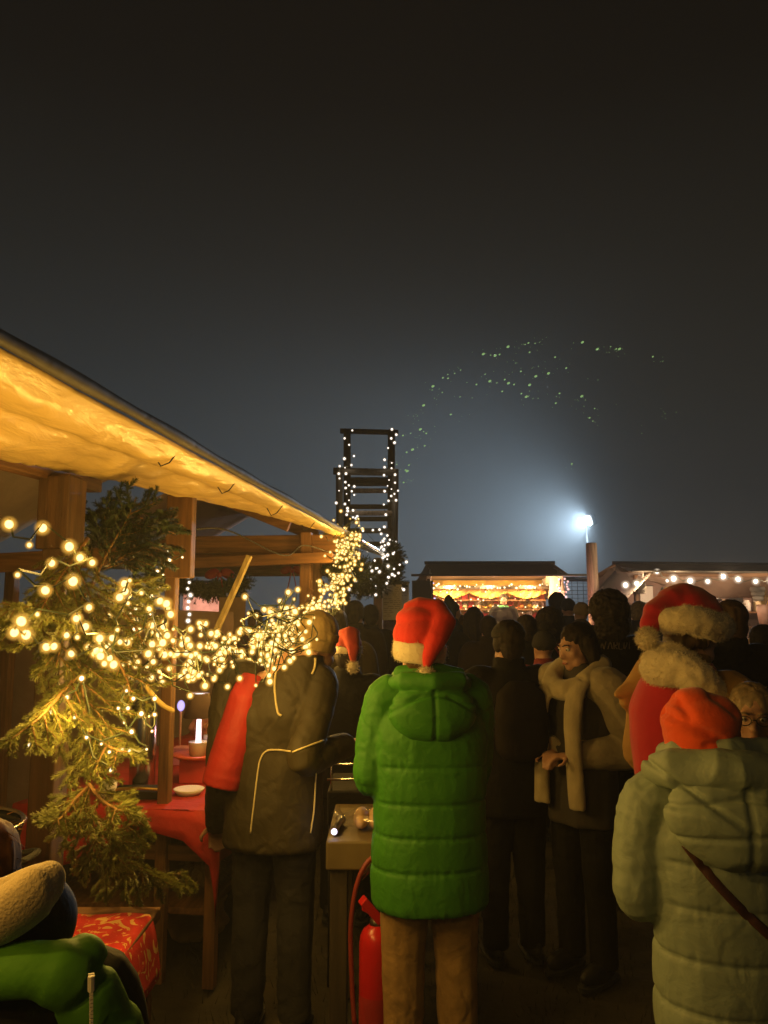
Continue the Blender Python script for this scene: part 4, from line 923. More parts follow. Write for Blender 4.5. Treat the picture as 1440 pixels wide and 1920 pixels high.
for (x0, z0, x1, z1, dp, wd) in ((-.075, .075, -.060, .030, .014, .013), (-.095, .025, .020, -.030, .015, .014), (.02, .085, .075, .040, .014, .015), (-.02, -.045, .085, -.030, .010, .010)):
    p0, p1 = np.array((x0, z0)), np.array((x1, z1)); d = p1-p0; xz = q[:, [0, 2]]; t_ = np.clip(((xz-p0) @ d)/(d @ d), 0, 1); ds = np.linalg.norm(xz-(p0+t_[:, None]*d), axis=1)
    a = a-dp*np.exp(-(ds/wd)**2)*(q[:, 1] < .03)
push(me, a); link('slouch_hat', me, orange, sp_)

# --- red hat, fur collar, red cape over a tan coat
tan = M('tan_suede', (.44, .25, .075), .85, var=.2, vs=4, wr=.4, ws=8)
crim = M('crimson_plush', (.56, .010, .030), .85, sheen=.35, var=.2, vs=5, wr=.3, ws=9)
cream_fur = M('cream_fur', (.86, .74, .50), .95, sheen=.4, var=.2, vs=18)
HX, HY = 1.16, 2.98
hp, hj, hb, HL, hap, hs = person('tall person with big crimson and cream plush hat, fur collar and jutting tan elbow', HX, HY, 1.765, R(-62), tan, None, None, hair='short', hairm=M('brown_hair_warm', (.085, .045, .018), .6, var=.5, vs=30), arms=('front', 'down'), voxel=.010, head=(.0, .02, 1.62), foldamp=.008, seed=21, fat=1.05)
hroot_inv = Matrix.Rotation(R(62), 3, 'Z')
def HW(px, py, Y): return hroot_inv @ (P(px, py, Y)-Vector((HX, HY, 0)))
# elbow thrown out in a loose tan sleeve
mb = MB(); mb.tube([HW(1245, 1255, 3.16), HW(1215, 1278, 3.14), HW(1180, 1298, 3.10), HW(1154, 1303, 3.06)], [.10, .080, .042, .008], 14)
mb.tube([HW(1228, 1310, 3.16), HW(1195, 1330, 3.12), HW(1168, 1312, 3.08)], [.08, .05, .02], 12)
mb.tube(spline([HW(1200, 1330, 3.12), HW(1207, 1355, 3.12), HW(1222, 1395, 3.14)], 5), [.045]*5+[.03]*6, 10)
me = solid(mb, .009, 4, 'wide_sleeve'); folds(me, .006, (8, 8, 8), 9); link('wide_sleeve', me, tan, hp)
# the red cape
mb = MB(); c = Vector((0, 0, 0))
mb.rings([(*(HW(1278+dx, 1300, 2.98).xy), z, rx, ry) for dx, z, rx, ry in ((10, 1.00, .15, .19), (2, 1.1, .165, .205), (-2, 1.25, .175, .21), (-4, 1.36, .17, .20), (0, 1.46, .145, .16), (6, 1.53, .10, .11))], 26)
me = solid(mb, .010, 5, 'red_cape'); folds(me, .006, (7, 7, 4), 14); link('red_cape', me, crim, hp)
mb = MB()
mb.tube(spline([HW(1222, 1250, 2.86), HW(1245, 1252, 2.80), HW(1275, 1255, 2.76), HW(1305, 1272, 2.74), HW(1335, 1296, 2.78), HW(1360, 1310, 2.86)], 5), [.050]+[.066]*9+[.060]*8+[.050]*7+[.035], 12)
mb.tube(spline([HW(1228, 1228, 2.9), HW(1262, 1232, 2.84), HW(1300, 1254, 2.84)], 5), [.05]*11, 12)
me = solid(mb, .008, 3, 'fur_collar'); folds(me, .005, (22, 22, 22), 4); me = fuzz(me, 16000, .006, .0008); link('fur_collar', me, cream_fur, hp)
mb = MB()
mb.ell(HW(1290, 1152, 2.98), (.125, .13, .085), None, 20, 14); mb.ell(HW(1285, 1132, 2.98), (.105, .11, .07), None, 20, 14)
mb.tube(spline([HW(1330, 1140, 2.98), HW(1290, 1122, 2.96), HW(1250, 1135, 2.93), HW(1225, 1160, 2.9), HW(1213, 1185, 2.88)], 5), [.05]*5+[.058]*5+[.05]*5+[.04]*4+[.032]*2, 12)
me = solid(mb, .008, 4, 'santa_hat'); folds(me, .006, (12, 12, 12), 30); link('santa_hat', me, crim, hp)
mb = MB()
mb.tube(spline([HW(1244, 1168, 2.90), HW(1265, 1162, 2.85), HW(1300, 1163, 2.84), HW(1332, 1172, 2.87), HW(1350, 1175, 2.95), HW(1345, 1168, 3.03), HW(1300, 1160, 3.1)], 4), [.045]*6+[.052]*12+[.04]*7, 12)
me = solid(mb, .008, 3, 'hat_brim'); folds(me, .006, (20, 20, 20), 8); me = fuzz(me, 11000, .006, .0008); link('hat_brim', me, cream_fur, hp)
mb = MB(); mb.ell(HW(1214, 1197, 2.86), .036, None, 16, 12); link('pompom', fuzz(mb.mesh('pompom', True), 2500, .014, .0009), cream_fur, hp)

# --- the one with glasses behind the orange hat
WX, WY = P(1398, 1148, 2.62).x, 2.62
beige = M('beige_fleece', (.46, .36, .22), .95, sheen=.3, bump=.5, bs=60)
wp, wj, wb, WL, wap, ws_ = person('older person with glasses and grey curls looking past the orange hat', WX, WY, 1.46, R(165), beige, None, None, hair='short', hairm=M('grey_hair', (.26, .19, .11), .6, var=.4, vs=40), arms=('down', 'down'), voxel=.0085, head=(0, .02, 1.66), face_detail=True, seed=33, face=(.15, 1, -.12))
gl = M('spectacle_frame', (.03, .025, .02), .3)
Mh, _ = head_frame((0, 0, 0), (.15, 1, -.12))
for sx in (-1, 1):
    mb = MB(); mb.tube([WL((sx*.033+.024*math.cos(a_), .104-.12*abs(.024*math.cos(a_)), .004+.018*math.sin(a_))) for a_ in np.linspace(0, 2*math.pi, 22)], .0017, 6, False); mb.build('spectacle_rim', gl, wp, True)
    mb = MB(); mb.tube([WL((sx*.058, .098, .010)), WL((sx*.076, .05, .008)), WL((sx*.08, -.005, .004))], .0018, 6); mb.build('spectacle_arm', gl, wp, True)
mb = MB(); mb.tube([WL((-.01, .110, .008)), WL((0, .114, .011)), WL((.01, .110, .008))], .0018, 6); mb.build('spectacle_bridge', gl, wp, True)
mb = MB(); mb.tube([WL((.10*math.cos(a_), .10*math.sin(a_)-.01, -.155-.02*math.sin(a_))) for a_ in np.linspace(0, 2*math.pi, 20)], .034, 10); me = solid(mb, .009, 3, 'scarf'); folds(me, .006, (15, 15, 15), 5); me = fuzz(me, 1500, .012); link('scarf', me, beige, wp)

# --- the one with the pale scarf
FX, FY = P(1082, 1148, 3.95).x, 3.95
knit = M('cream_knit', (.36, .30, .19), .95, sheen=.2, bump=.6, bs=70, wr=.4, ws=9)
fp, fj, fb, FLc, fap, fs_ = person('dark haired person in cream jacket and long pale scarf looking down toward the stall', FX, FY, 1.66, R(128), M('dark_top', (.045, .038, .035), .85, wr=.4, ws=10), None, None, hair='long', hairm=M('dark_hair', (.022, .015, .010), .7, var=.5, vs=30, spec=.25), arms=(((-.25, -.10, 1.13), (-.06, .17, 1.10)), ((.25, -.10, 1.13), (.06, .17, 1.10))), voxel=.0085, face_detail=True, seed=41, head=(0, .02, 1.635), face=(.2, 1, -.22))
for sd, (sh, el, wr) in zip((-1, 1), fap):
    mb = MB(); mb.tube(spline([Vector((sd*.10, -.01, 1.36)), sh+Vector((0, 0, .01)), sh*.5+el*.5+Vector((sd*.02, 0, 0)), el, el*.4+wr*.6, wr], 4), [.10]*5+[.098]*4+[.09]*4+[.082]*4+[.072]*4, 14)
    me = solid(mb, .010, 4, 'cream_sleeve'); folds(me, .008, (8, 8, 8), 6+sd); link('cream_sleeve', me, knit, fp)
mb = MB(); mb.tube(spline([(-.09, .08, 1.38), (-.11, -.04, 1.45), (0, -.10, 1.47), (.11, -.04, 1.45), (.10, .08, 1.38), (0, .13, 1.34), (-.09, .09, 1.36)], 4), .052, 12)
for x0 in (-.10, .10): mb.tube(spline([(x0*.9, .11, 1.38), (x0, .185, 1.25), (x0, .185, 1.02), (x0*1.05, .18, .80)], 5), [.05]*8+[.045]*8, 10, flat=.55)
me = solid(mb, .009, 3, 'scarf'); folds(me, .006, (14, 14, 6), 5); link('scarf', me, M('pale_scarf', (.44, .37, .23), .95, sheen=.2, bump=.6, bs=90), fp)

# --- child at the bottom edge
KY = 1.22; K0 = P(-40, 1900, KY)
kd = M('black_softshell', (.020, .018, .016), .8, wr=.4, ws=12); kg = M('child_green', (.10, .33, .015), .7, var=.12, vs=4, wr=.3, ws=10)
kinv = Matrix.Rotation(R(-20), 3, 'Z')
def KW(px, py, Y): return kinv @ (P(px, py, Y)-Vector((K0.x-.02, KY+.02, 0)))
kh_ = KW(-48, 1648, 1.30)/(1.40/1.755)
kp, kj, kb, KL, kap, ks = person('child with brown hair in black and green jacket, cream lined hood hanging open', K0.x-.02, KY+.02, 1.40, R(20), kd, None, None, hair='short', hairm=M('chestnut_hair', (.20, .085, .025), .75, var=.5, vs=30, spec=.15), arms=('down', 'down'), voxel=.008, seed=52, head=tuple(kh_), build=1.15)
mb = MB(); mb.ell(KW(25, 1748, 1.19), (.090, .070, .076), Matrix.Rotation(R(-25), 3, 'Y'), 22, 16); mb.ell(KW(-40, 1755, 1.21), (.09, .07, .07), None, 20, 14); mb.ell(KW(78, 1702, 1.20), (.038, .05, .052), None, 16, 12)
me = solid(mb, .006, 5, 'hood'); folds(me, .004, (9, 9, 9), 3); crease(type('o', (), {'data': me}), .004, 5, 12); link('hood', me, kd, kp)
mb = MB(); mb.tube(spline([KW(-70, 1752, 1.135), KW(-10, 1726, 1.115), KW(45, 1690, 1.105), KW(76, 1666, 1.115), KW(92, 1662, 1.14)], 6), [.036]*6+[.040]*6+[.040]*6+[.032]*5+[.020]*2, 16, flat=.75)
mb.ell(KW(30, 1668, 1.15), (.062, .030, .024), Matrix.Rotation(R(-22), 3, 'Y'), 18, 12); mb.ell(KW(-20, 1712, 1.13), (.06, .03, .04), Matrix.Rotation(R(-30), 3, 'Y'), 18, 12)
me = solid(mb, .005, 8, 'fleece_lining'); folds(me, .004, (9, 9, 9), 3); link('fleece_lining', me, M('cream_fleece', (.88, .68, .36), .95, sheen=.4, bump=.7, bs=220), kp)
mb = MB(); mb.tube(spline([KW(-90, 1838, 1.16), KW(0, 1822, 1.12), KW(85, 1818, 1.12), KW(140, 1838, 1.14)], 5), [.034]*5+[.036]*6+[.042]*5, 14)
mb.tube(spline([KW(130, 1815, 1.15), KW(165, 1870, 1.16), KW(190, 1930, 1.17), KW(205, 2010, 1.18)], 5), [.034]*4+[.046]*6+[.056]*6, 14)
mb.ell(KW(165, 1782, 1.16), (.030, .030, .020), Matrix.Rotation(R(30), 3, 'Y'), 14, 10); mb.ell(KW(120, 1800, 1.16), (.04, .03, .02), None, 14, 10)
me = solid(mb, .006, 6, 'green_yoke'); crease(type('o', (), {'data': me}), .005, 9, 11); link('green_yoke', me, kg, kp)
mb = MB(); zs = [KW(171, 1828+i*7, 1.096+.001*i) for i in range(18)]
for k_, p in enumerate(zs): mb.box(p, (.0075 if k_ < 4 else .005, .004, .0036))
m_zip = M('bright_zip', (.75, .68, .55), .35); zp = mb.build('zip', m_zip, kp); zp['kind'] = 'stuff'
mb = MB(); mb.tube([KW(171, 1830, 1.090), KW(171, 1858, 1.090)], .0045, 8); mb.build('zip_pull', m_zip, kp)

# ================================================================== the crowd
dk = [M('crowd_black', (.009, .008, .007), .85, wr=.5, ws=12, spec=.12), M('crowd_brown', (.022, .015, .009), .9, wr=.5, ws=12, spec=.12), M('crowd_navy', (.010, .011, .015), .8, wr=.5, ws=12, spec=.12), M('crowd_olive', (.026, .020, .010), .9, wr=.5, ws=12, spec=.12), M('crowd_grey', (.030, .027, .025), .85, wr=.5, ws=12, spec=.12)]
lil = M('lilac_jacket', (.30, .17, .20), .7, wr=.5, ws=12); rj = M('dull_red_jacket', (.20, .022, .022), .8, wr=.5, ws=12); dred = M('dull_red_felt', (.34, .03, .015), .9, wr=.3, ws=12)
tk = M('tan_knit', (.40, .28, .10)); bk = M('brown_knit', (.10, .065, .035), .95, bump=.4, bs=120); gk = M('dark_green_knit', (.020, .035, .030), .95)
bh = M('brown_hair', (.10, .055, .022))
def cp(label, px, top, Y, heading=0, **k):
    H = CAMZ-(top-1148)/FPX*Y; k.setdefault('voxel', .016 if Y < 7 else .021)
    q = P(px, 1148, Y); return person(label, q.x, Y, max(1.2, H/1.01 if not k.get('hat') else H/1.03), R(heading), **k)
cr_ = 'visitors crowding between the stalls'
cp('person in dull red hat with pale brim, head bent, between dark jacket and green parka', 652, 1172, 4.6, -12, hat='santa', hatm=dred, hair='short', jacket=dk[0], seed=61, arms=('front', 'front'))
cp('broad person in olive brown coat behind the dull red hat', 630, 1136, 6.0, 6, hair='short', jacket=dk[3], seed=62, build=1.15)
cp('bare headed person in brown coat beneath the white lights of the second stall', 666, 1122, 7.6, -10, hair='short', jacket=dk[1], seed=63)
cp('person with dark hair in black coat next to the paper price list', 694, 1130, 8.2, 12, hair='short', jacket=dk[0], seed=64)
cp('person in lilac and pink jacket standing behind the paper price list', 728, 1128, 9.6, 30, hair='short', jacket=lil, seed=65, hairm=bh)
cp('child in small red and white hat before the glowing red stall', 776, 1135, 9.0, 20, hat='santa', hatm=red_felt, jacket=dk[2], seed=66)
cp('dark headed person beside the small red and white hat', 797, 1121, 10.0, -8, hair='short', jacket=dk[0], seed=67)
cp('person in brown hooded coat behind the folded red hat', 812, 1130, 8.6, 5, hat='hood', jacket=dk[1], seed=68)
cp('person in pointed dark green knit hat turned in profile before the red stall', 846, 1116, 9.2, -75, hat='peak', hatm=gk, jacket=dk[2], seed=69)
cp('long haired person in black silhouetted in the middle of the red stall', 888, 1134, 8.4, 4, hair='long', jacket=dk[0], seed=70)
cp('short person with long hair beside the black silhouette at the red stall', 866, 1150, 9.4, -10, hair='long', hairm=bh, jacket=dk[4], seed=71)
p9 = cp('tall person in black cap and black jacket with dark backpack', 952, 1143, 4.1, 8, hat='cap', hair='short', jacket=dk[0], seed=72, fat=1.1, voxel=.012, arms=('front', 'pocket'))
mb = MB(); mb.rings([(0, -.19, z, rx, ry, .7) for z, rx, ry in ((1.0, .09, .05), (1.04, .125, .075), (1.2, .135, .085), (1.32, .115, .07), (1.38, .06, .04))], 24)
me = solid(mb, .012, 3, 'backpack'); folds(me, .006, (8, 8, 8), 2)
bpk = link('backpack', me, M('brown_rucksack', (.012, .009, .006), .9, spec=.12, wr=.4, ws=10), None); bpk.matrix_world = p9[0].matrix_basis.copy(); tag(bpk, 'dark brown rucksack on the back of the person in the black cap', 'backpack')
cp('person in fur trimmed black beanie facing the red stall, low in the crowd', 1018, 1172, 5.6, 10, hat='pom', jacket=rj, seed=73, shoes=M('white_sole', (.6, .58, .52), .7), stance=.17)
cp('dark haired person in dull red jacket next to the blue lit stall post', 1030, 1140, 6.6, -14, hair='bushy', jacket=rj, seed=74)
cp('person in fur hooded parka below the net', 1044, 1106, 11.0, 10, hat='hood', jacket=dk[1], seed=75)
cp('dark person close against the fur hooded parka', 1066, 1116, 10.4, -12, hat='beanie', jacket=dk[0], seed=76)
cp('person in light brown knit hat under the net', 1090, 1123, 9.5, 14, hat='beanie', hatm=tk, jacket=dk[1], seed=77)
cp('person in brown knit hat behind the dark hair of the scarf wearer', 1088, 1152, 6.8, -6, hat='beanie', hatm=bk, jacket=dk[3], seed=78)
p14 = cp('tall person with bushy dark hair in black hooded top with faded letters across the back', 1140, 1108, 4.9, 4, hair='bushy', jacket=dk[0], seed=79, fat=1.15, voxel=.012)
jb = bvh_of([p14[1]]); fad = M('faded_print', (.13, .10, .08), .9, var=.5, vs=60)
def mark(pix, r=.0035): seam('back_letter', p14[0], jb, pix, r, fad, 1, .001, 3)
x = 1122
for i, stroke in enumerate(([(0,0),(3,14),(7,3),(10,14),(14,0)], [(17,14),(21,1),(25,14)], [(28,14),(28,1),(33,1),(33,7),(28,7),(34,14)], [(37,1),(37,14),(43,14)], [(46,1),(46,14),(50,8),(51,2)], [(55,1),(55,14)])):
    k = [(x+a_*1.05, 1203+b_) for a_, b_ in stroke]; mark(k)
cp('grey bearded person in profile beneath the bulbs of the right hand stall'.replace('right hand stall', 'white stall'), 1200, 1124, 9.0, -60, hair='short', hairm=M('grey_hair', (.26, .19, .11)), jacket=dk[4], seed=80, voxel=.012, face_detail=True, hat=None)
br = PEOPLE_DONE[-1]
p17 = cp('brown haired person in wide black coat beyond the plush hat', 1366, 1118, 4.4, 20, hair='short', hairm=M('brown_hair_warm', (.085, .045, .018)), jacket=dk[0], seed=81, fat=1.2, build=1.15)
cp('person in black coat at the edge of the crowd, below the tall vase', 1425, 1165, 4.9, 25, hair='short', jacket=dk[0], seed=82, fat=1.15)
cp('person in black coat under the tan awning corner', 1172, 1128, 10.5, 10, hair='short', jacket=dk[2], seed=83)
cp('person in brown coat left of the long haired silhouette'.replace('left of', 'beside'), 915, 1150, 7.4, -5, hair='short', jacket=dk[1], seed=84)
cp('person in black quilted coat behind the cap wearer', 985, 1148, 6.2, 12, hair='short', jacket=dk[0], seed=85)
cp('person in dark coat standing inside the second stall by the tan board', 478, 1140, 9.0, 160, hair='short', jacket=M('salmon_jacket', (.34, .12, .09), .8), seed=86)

def platform(label, x, y, z, wd=.9):
    r = thing('platform', label, 'platform', (x, y, 0)); MB().box((0, 0, z-.02), (wd, .6, .04)).build('deck', m_wood_x, r); MB().box((0, -.28, (z-.04)/2), (wd-.1, .03, z-.04)).build('front_board', m_wood_x, r); return r
q = Bl(.28, .95, 0); platform('wooden platform under the seller of the brown roofed stall', q.x, q.y, .36)
a_, *_r = person('seller with dark hair behind the counter of the brown roofed stall, facing the crowd', q.x, q.y, 1.74, R(180), dk[0], None, None, hair='short', arms=('front', 'front'), voxel=.014, seed=91, face_detail=True, scarf=None); a_.location.z = .36
sc = MB(); sc.tube([(.085*math.cos(t_), .085*math.sin(t_), 1.47) for t_ in np.linspace(0, 6.28, 16)], .03, 8); sc.build('green_scarf', M('green_scarf', (.05, .22, .09), .9), a_, True)
q = Cl(.05, .75, 0); platform('wooden platform under the seller of the tan roofed stall', q.x, q.y, .30)
a_, *_r = person('seller in dark green coat behind the display shelf of the tan roofed stall', q.x, q.y, 1.72, R(190), M('seller_green', (.03, .06, .035), .85), None, None, hair='short', arms=('front', 'front'), voxel=.014, seed=92, face_detail=True); a_.location.z = .30

# ================================================================== spruce and garlands
def needles(mb, a, b, dens, L, wdt, droop=.0, spread=1.0):
    """needles round one twig"""
    a, b = Vector(a), Vector(b); d = b-a; ln = d.length
    if ln < 1e-4: return
    d.normalize(); h = Vector((0, 0, 1)) if abs(d.z) < .9 else Vector((1, 0, 0)); x = d.cross(h).normalized(); y = d.cross(x)
    for k in range(max(3, int(ln*dens))):
        t = random.random(); p = a+(b-a)*t; an = random.uniform(0, 6.283); o = (x*math.cos(an)+y*math.sin(an))
        l_ = L*random.uniform(.7, 1.15)*(1-.35*t); q = (d*random.uniform(.55, 1.0)+o*spread+Vector((0, 0, -droop))).normalized()
        s_ = q.cross(o+Vector((.01, .02, .03))).normalized()*wdt
        mb.add([p-s_, p+s_, p+q*l_*.75+s_*.7, p+q*l_, p+q*l_*.75-s_*.7], [(0, 1, 2, 3, 4)])
def bough(name, label, stem, side=10, sl=.22, mat=None, dens=2300, L=.020, wdt=.0012, group=None, plane=None, droop=.5, cat='spruce branch', sub=3):
    """stem polyline (world), flat sprays of side twigs hanging a little"""
    stem = [Vector(p) for p in stem]; o0 = stem[0].copy(); root = thing(name, label, cat, o0, 0, group)
    st = spline(stem, 6); wb = MB(); nb = MB(); N = len(st)
    wb.tube([p-o0 for p in st], [.0065*(1-.7*i/N) for i in range(N)], 6)
    for i in range(N-1): needles(nb, st[i]-o0, st[i+1]-o0, dens*.7, L, wdt)
    pl = Vector(plane or (1, 0, 0))
    for k in range(side):
        t = .10+.88*k/side; i = min(N-2, int(t*(N-1))); p = st[i]; d = (st[i+1]-st[i]).normalized()
        sd = 1 if k % 2 else -1; lat = (pl-d*pl.dot(d)); lat = lat.normalized() if lat.length > .05 else d.orthogonal().normalized()
        ln = sl*(1-.62*t)*random.uniform(.75, 1.2); dr = (d*.75+lat*sd*1.0+Vector((random.gauss(0, .12), random.gauss(0, .22), -droop*.35))).normalized()
        a_ = p; pts = [p]
        for q in range(4): dr = (dr+Vector((0, 0, -droop*.16))).normalized(); pts.append(pts[-1]+dr*ln/4)
        wb.tube([v-o0 for v in pts], [.0032, .0028, .0023, .0018, .0012], 5)
        for q in range(4): needles(nb, pts[q]-o0, pts[q+1]-o0, dens, L, wdt)
        for w_ in range(sub):
            c = pts[1+w_ % 3]; s2 = 1 if w_ % 2 else -1; l2 = ln*random.uniform(.35, .55); d2 = (dr*.8+lat.cross(dr).cross(dr).normalized()*s2*.8*(1 if random.random() < .7 else -1)+Vector((0, random.gauss(0, .25), -droop*.3))).normalized()
            e1 = c+d2*l2*.55; e2 = e1+(d2+Vector((0, 0, -droop*.25))).normalized()*l2*.45
            wb.tube([c-o0, e1-o0, e2-o0], [.002, .0016, .001], 4); needles(nb, c-o0, e1-o0, dens, L, wdt); needles(nb, e1-o0, e2-o0, dens, L, wdt)
    wb.build('wood', m_twig, root, True); n = nb.build('needles', mat or m_needle, root); n['kind'] = 'stuff'
    return root
G = 'spruce branches tied to the near stall post'
def B(label, pix, **k): return bough('spruce_branch', label, [P(*p) for p in pix], group=G, **k)
B('long spruce branch hanging down the near post to the level of the cup', [(150, 1165, 2.5), (148, 1240, 2.42), (158, 1320, 2.38), (170, 1400, 2.34), (168, 1475, 2.32)], side=16, sl=.24)
B('spruce branch with orange brown twig reaching out over the black kettle', [(150, 1262, 2.42), (115, 1300, 2.3), (75, 1345, 2.2), (22, 1385, 2.1)], side=11, sl=.17, droop=.9)
B('spruce sprig pointing to the thermos', [(160, 1350, 2.38), (185, 1385, 2.34), (215, 1405, 2.3), (238, 1410, 2.28)], side=8, sl=.13, droop=.8)
B('drooping spruce tip crossing the red table cloth', [(166, 1470, 2.32), (190, 1500, 2.28), (215, 1515, 2.26), (232, 1522, 2.24)], side=8, sl=.12)
B('spruce tip sweeping down beside the dark drum side', [(166, 1475, 2.32), (140, 1500, 2.28), (118, 1530, 2.25), (100, 1545, 2.22)], side=8, sl=.12)
B('lower spruce branch in front of the red table cloth', [(160, 1480, 2.36), (175, 1560, 2.34), (182, 1595, 2.34), (186, 1632, 2.36)], side=12, sl=.17)
B('spruce branch spreading above the patterned cloth', [(170, 1560, 2.38), (215, 1560, 2.4), (250, 1545, 2.42), (280, 1535, 2.45)], side=9, sl=.16, droop=.8)
B('dim spruce branch low by the table leg', [(190, 1600, 2.5), (250, 1620, 2.55), (300, 1640, 2.6), (348, 1636, 2.65)], side=10, sl=.18, droop=.8)
B('spruce branch rising among the loose large bulbs', [(150, 1200, 2.5), (110, 1170, 2.3), (60, 1150, 2.15), (5, 1130, 2.05)], side=12, sl=.18)
B('spruce branch under the near end of the light drape', [(175, 1190, 2.5), (215, 1230, 2.45), (240, 1280, 2.42), (245, 1320, 2.4)], side=9, sl=.16)
B('spruce branch tucked above the drape against the post', [(170, 1150, 2.6), (200, 1120, 2.65), (250, 1095, 2.75), (300, 1080, 2.85)], side=11, sl=.18)
B('brownish spruce spray in front of the near post level with the loose bulbs', [(165, 1010, 2.5), (130, 1060, 2.4), (95, 1110, 2.3), (60, 1180, 2.2)], side=14, sl=.22, droop=.8)
B('spruce spray hanging off the near post at the height of the drape', [(185, 1080, 2.55), (150, 1130, 2.45), (120, 1190, 2.4), (105, 1250, 2.35)], side=14, sl=.22, droop=.8)
B('short spruce tuft between the near post and the golden light bundle', [(180, 1120, 2.6), (215, 1140, 2.55), (250, 1170, 2.5), (270, 1215, 2.48)], side=10, sl=.16)
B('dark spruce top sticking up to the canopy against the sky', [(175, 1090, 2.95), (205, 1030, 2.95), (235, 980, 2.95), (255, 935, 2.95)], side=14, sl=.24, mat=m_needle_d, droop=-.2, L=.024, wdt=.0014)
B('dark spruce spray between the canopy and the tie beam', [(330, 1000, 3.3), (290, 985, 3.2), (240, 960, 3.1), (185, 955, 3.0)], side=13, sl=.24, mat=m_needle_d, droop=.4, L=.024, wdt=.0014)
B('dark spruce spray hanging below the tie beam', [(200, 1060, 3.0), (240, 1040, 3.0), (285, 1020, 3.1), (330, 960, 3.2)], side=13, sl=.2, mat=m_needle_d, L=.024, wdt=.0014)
# artificial garland of the second stall with ribbons
GG = 'green garlands of the second stall'
def garl(label, a, b, sagz, thick, n=60):
    a, b = Vector(a), Vector(b); root = thing('fir_garland', label, 'garland', a, 0, GG); mb = MB(); wb = MB(); path = []
    for i in range(n+1):
        t = i/n; p = a+(b-a)*t-Vector((0, 0, sagz*math.sin(math.pi*t)))-a; path.append(p)
        for k in range(18):
            d = Vector((random.gauss(0, 1), random.gauss(0, 1), random.gauss(0, 1))).normalized()*thick*random.uniform(.6, 1.1); needles(mb, p, p+d, 330, .045, .003, 0, .8)
    wb.tube(path, .008, 5); wb.build('wire', m_wire, root); o = mb.build('needles', m_needle_d, root); o['kind'] = 'stuff'; return root
garl('thick dark green garland swagged along the front of the second stall', E(-.1, 6.85, 2.12), E(-.05, 8.85, 2.10), .06, .21)
garl('dark green garland dropping down the rear post of the second stall', E(-2.1, 7.4, 2.1), E(-1.2, 7.5, 2.0), .12, .13, 34)
garl('dark green bush of fir at the corner above the paper price list', P(738, 1030, 8.9), P(737, 1105, 8.9), 0, .16, 20)
def bow(label, p, s):
    r = thing('ribbon_bow', label, 'bow', p, 0, 'red bows on the garland')
    for sx in (-1, 1):
        MB().ell((sx*.07*s, 0, .02*s), (.07*s, .025*s, .045*s), Matrix.Rotation(sx*.4, 3, 'Y'), 10, 7).build('loop', m_red, r, True)
        MB().bar((sx*.01*s, 0, 0), (sx*.06*s, .01, -.24*s), .006, .05*s).build('tail', m_red, r)
    MB().ell((0, -.02*s, .01*s), .026*s, None, 8, 6).build('knot', m_red, r, True)
bow('red ribbon bow on the garland next to the leaning yellow batten', P(412, 1080, 7.6), 1.1); bow('red ribbon bow further along the garland near the thick light drape', P(548, 1072, 8.0), .9); bow('small red ribbon bow hanging at the end of the garland', P(590, 1095, 8.4), .8)

# ================================================================== table of the near stall
TV, TZ = 3.80, .80
def S1(u, v, z): return E(u, v, z)
tb = thing('trestle_table', 'brown timber table frame of the yellow canopied stall under red cloth', 'table', (SX, SY, 0), -AL)
MB().box((-.62, TV+1.15, TZ-.02), (.98, 2.3, .035)).build('table_top', m_wood_y, tb, bevel=.004)
for u in (-.15, -1.07):
    for v in (TV+.03, TV+2.25): MB().box((u, v, TZ/2-.02), (.055, .055, TZ-.04)).build('leg', m_wood, tb, bevel=.003)
for z in (.69, .575): MB().box((-.62, TV+.075, z), (.90, .035, .07)).build('rail', m_wood_x, tb, bevel=.003)
MB().box((-.62, TV+1.15, .30), (.85, 2.1, .03)).build('lower_shelf', m_wood_y, tb)
# cloth
g = []
prof = [(-1.16, -.34), (-1.14, -.15), (-1.12, 0), (-.95, .002), (-.7, .002), (-.45, .002), (-.25, .002), (-.115, 0), (-.10, -.06), (-.085, -.14), (-.08, -.22)]
for i in range(30):
    v = TV-.06+2.35*i/29; row = []
    for j, (u, dz) in enumerate(prof):
        k = 1 if i > 2 else .0
        zz = TZ+.004+dz+(.004*math.sin(i*1.3+j*.8) if dz > -.01 else 0); uu = u+(.012*math.sin(v*14+j) if dz < -.03 else 0)
        row.append(Vector((uu, v, zz)))
    g.append(row)
front = []
for f, dv in ((.30, -.105), (.2, -.095), (.1, -.08), (0, -.065)):
    front.append([Vector((u, TV+dv+.01*math.sin(u*17), TZ+.004+dz-f*(.62+.38*math.sin(u*6.5+1.1)))) for u, dz in prof])
o = MB(); o.sheet(front+g, .003); cl = o.build('table_cloth', m_red, None, True); cl.location = (SX, SY, 0); cl.rotation_euler = (0, 0, -AL); tag(cl, 'dark red cloth draped over the timber table, corner hanging by the red sleeve', 'table cloth')
def on_table(px, py): return PZ(px, py, TZ+.008)
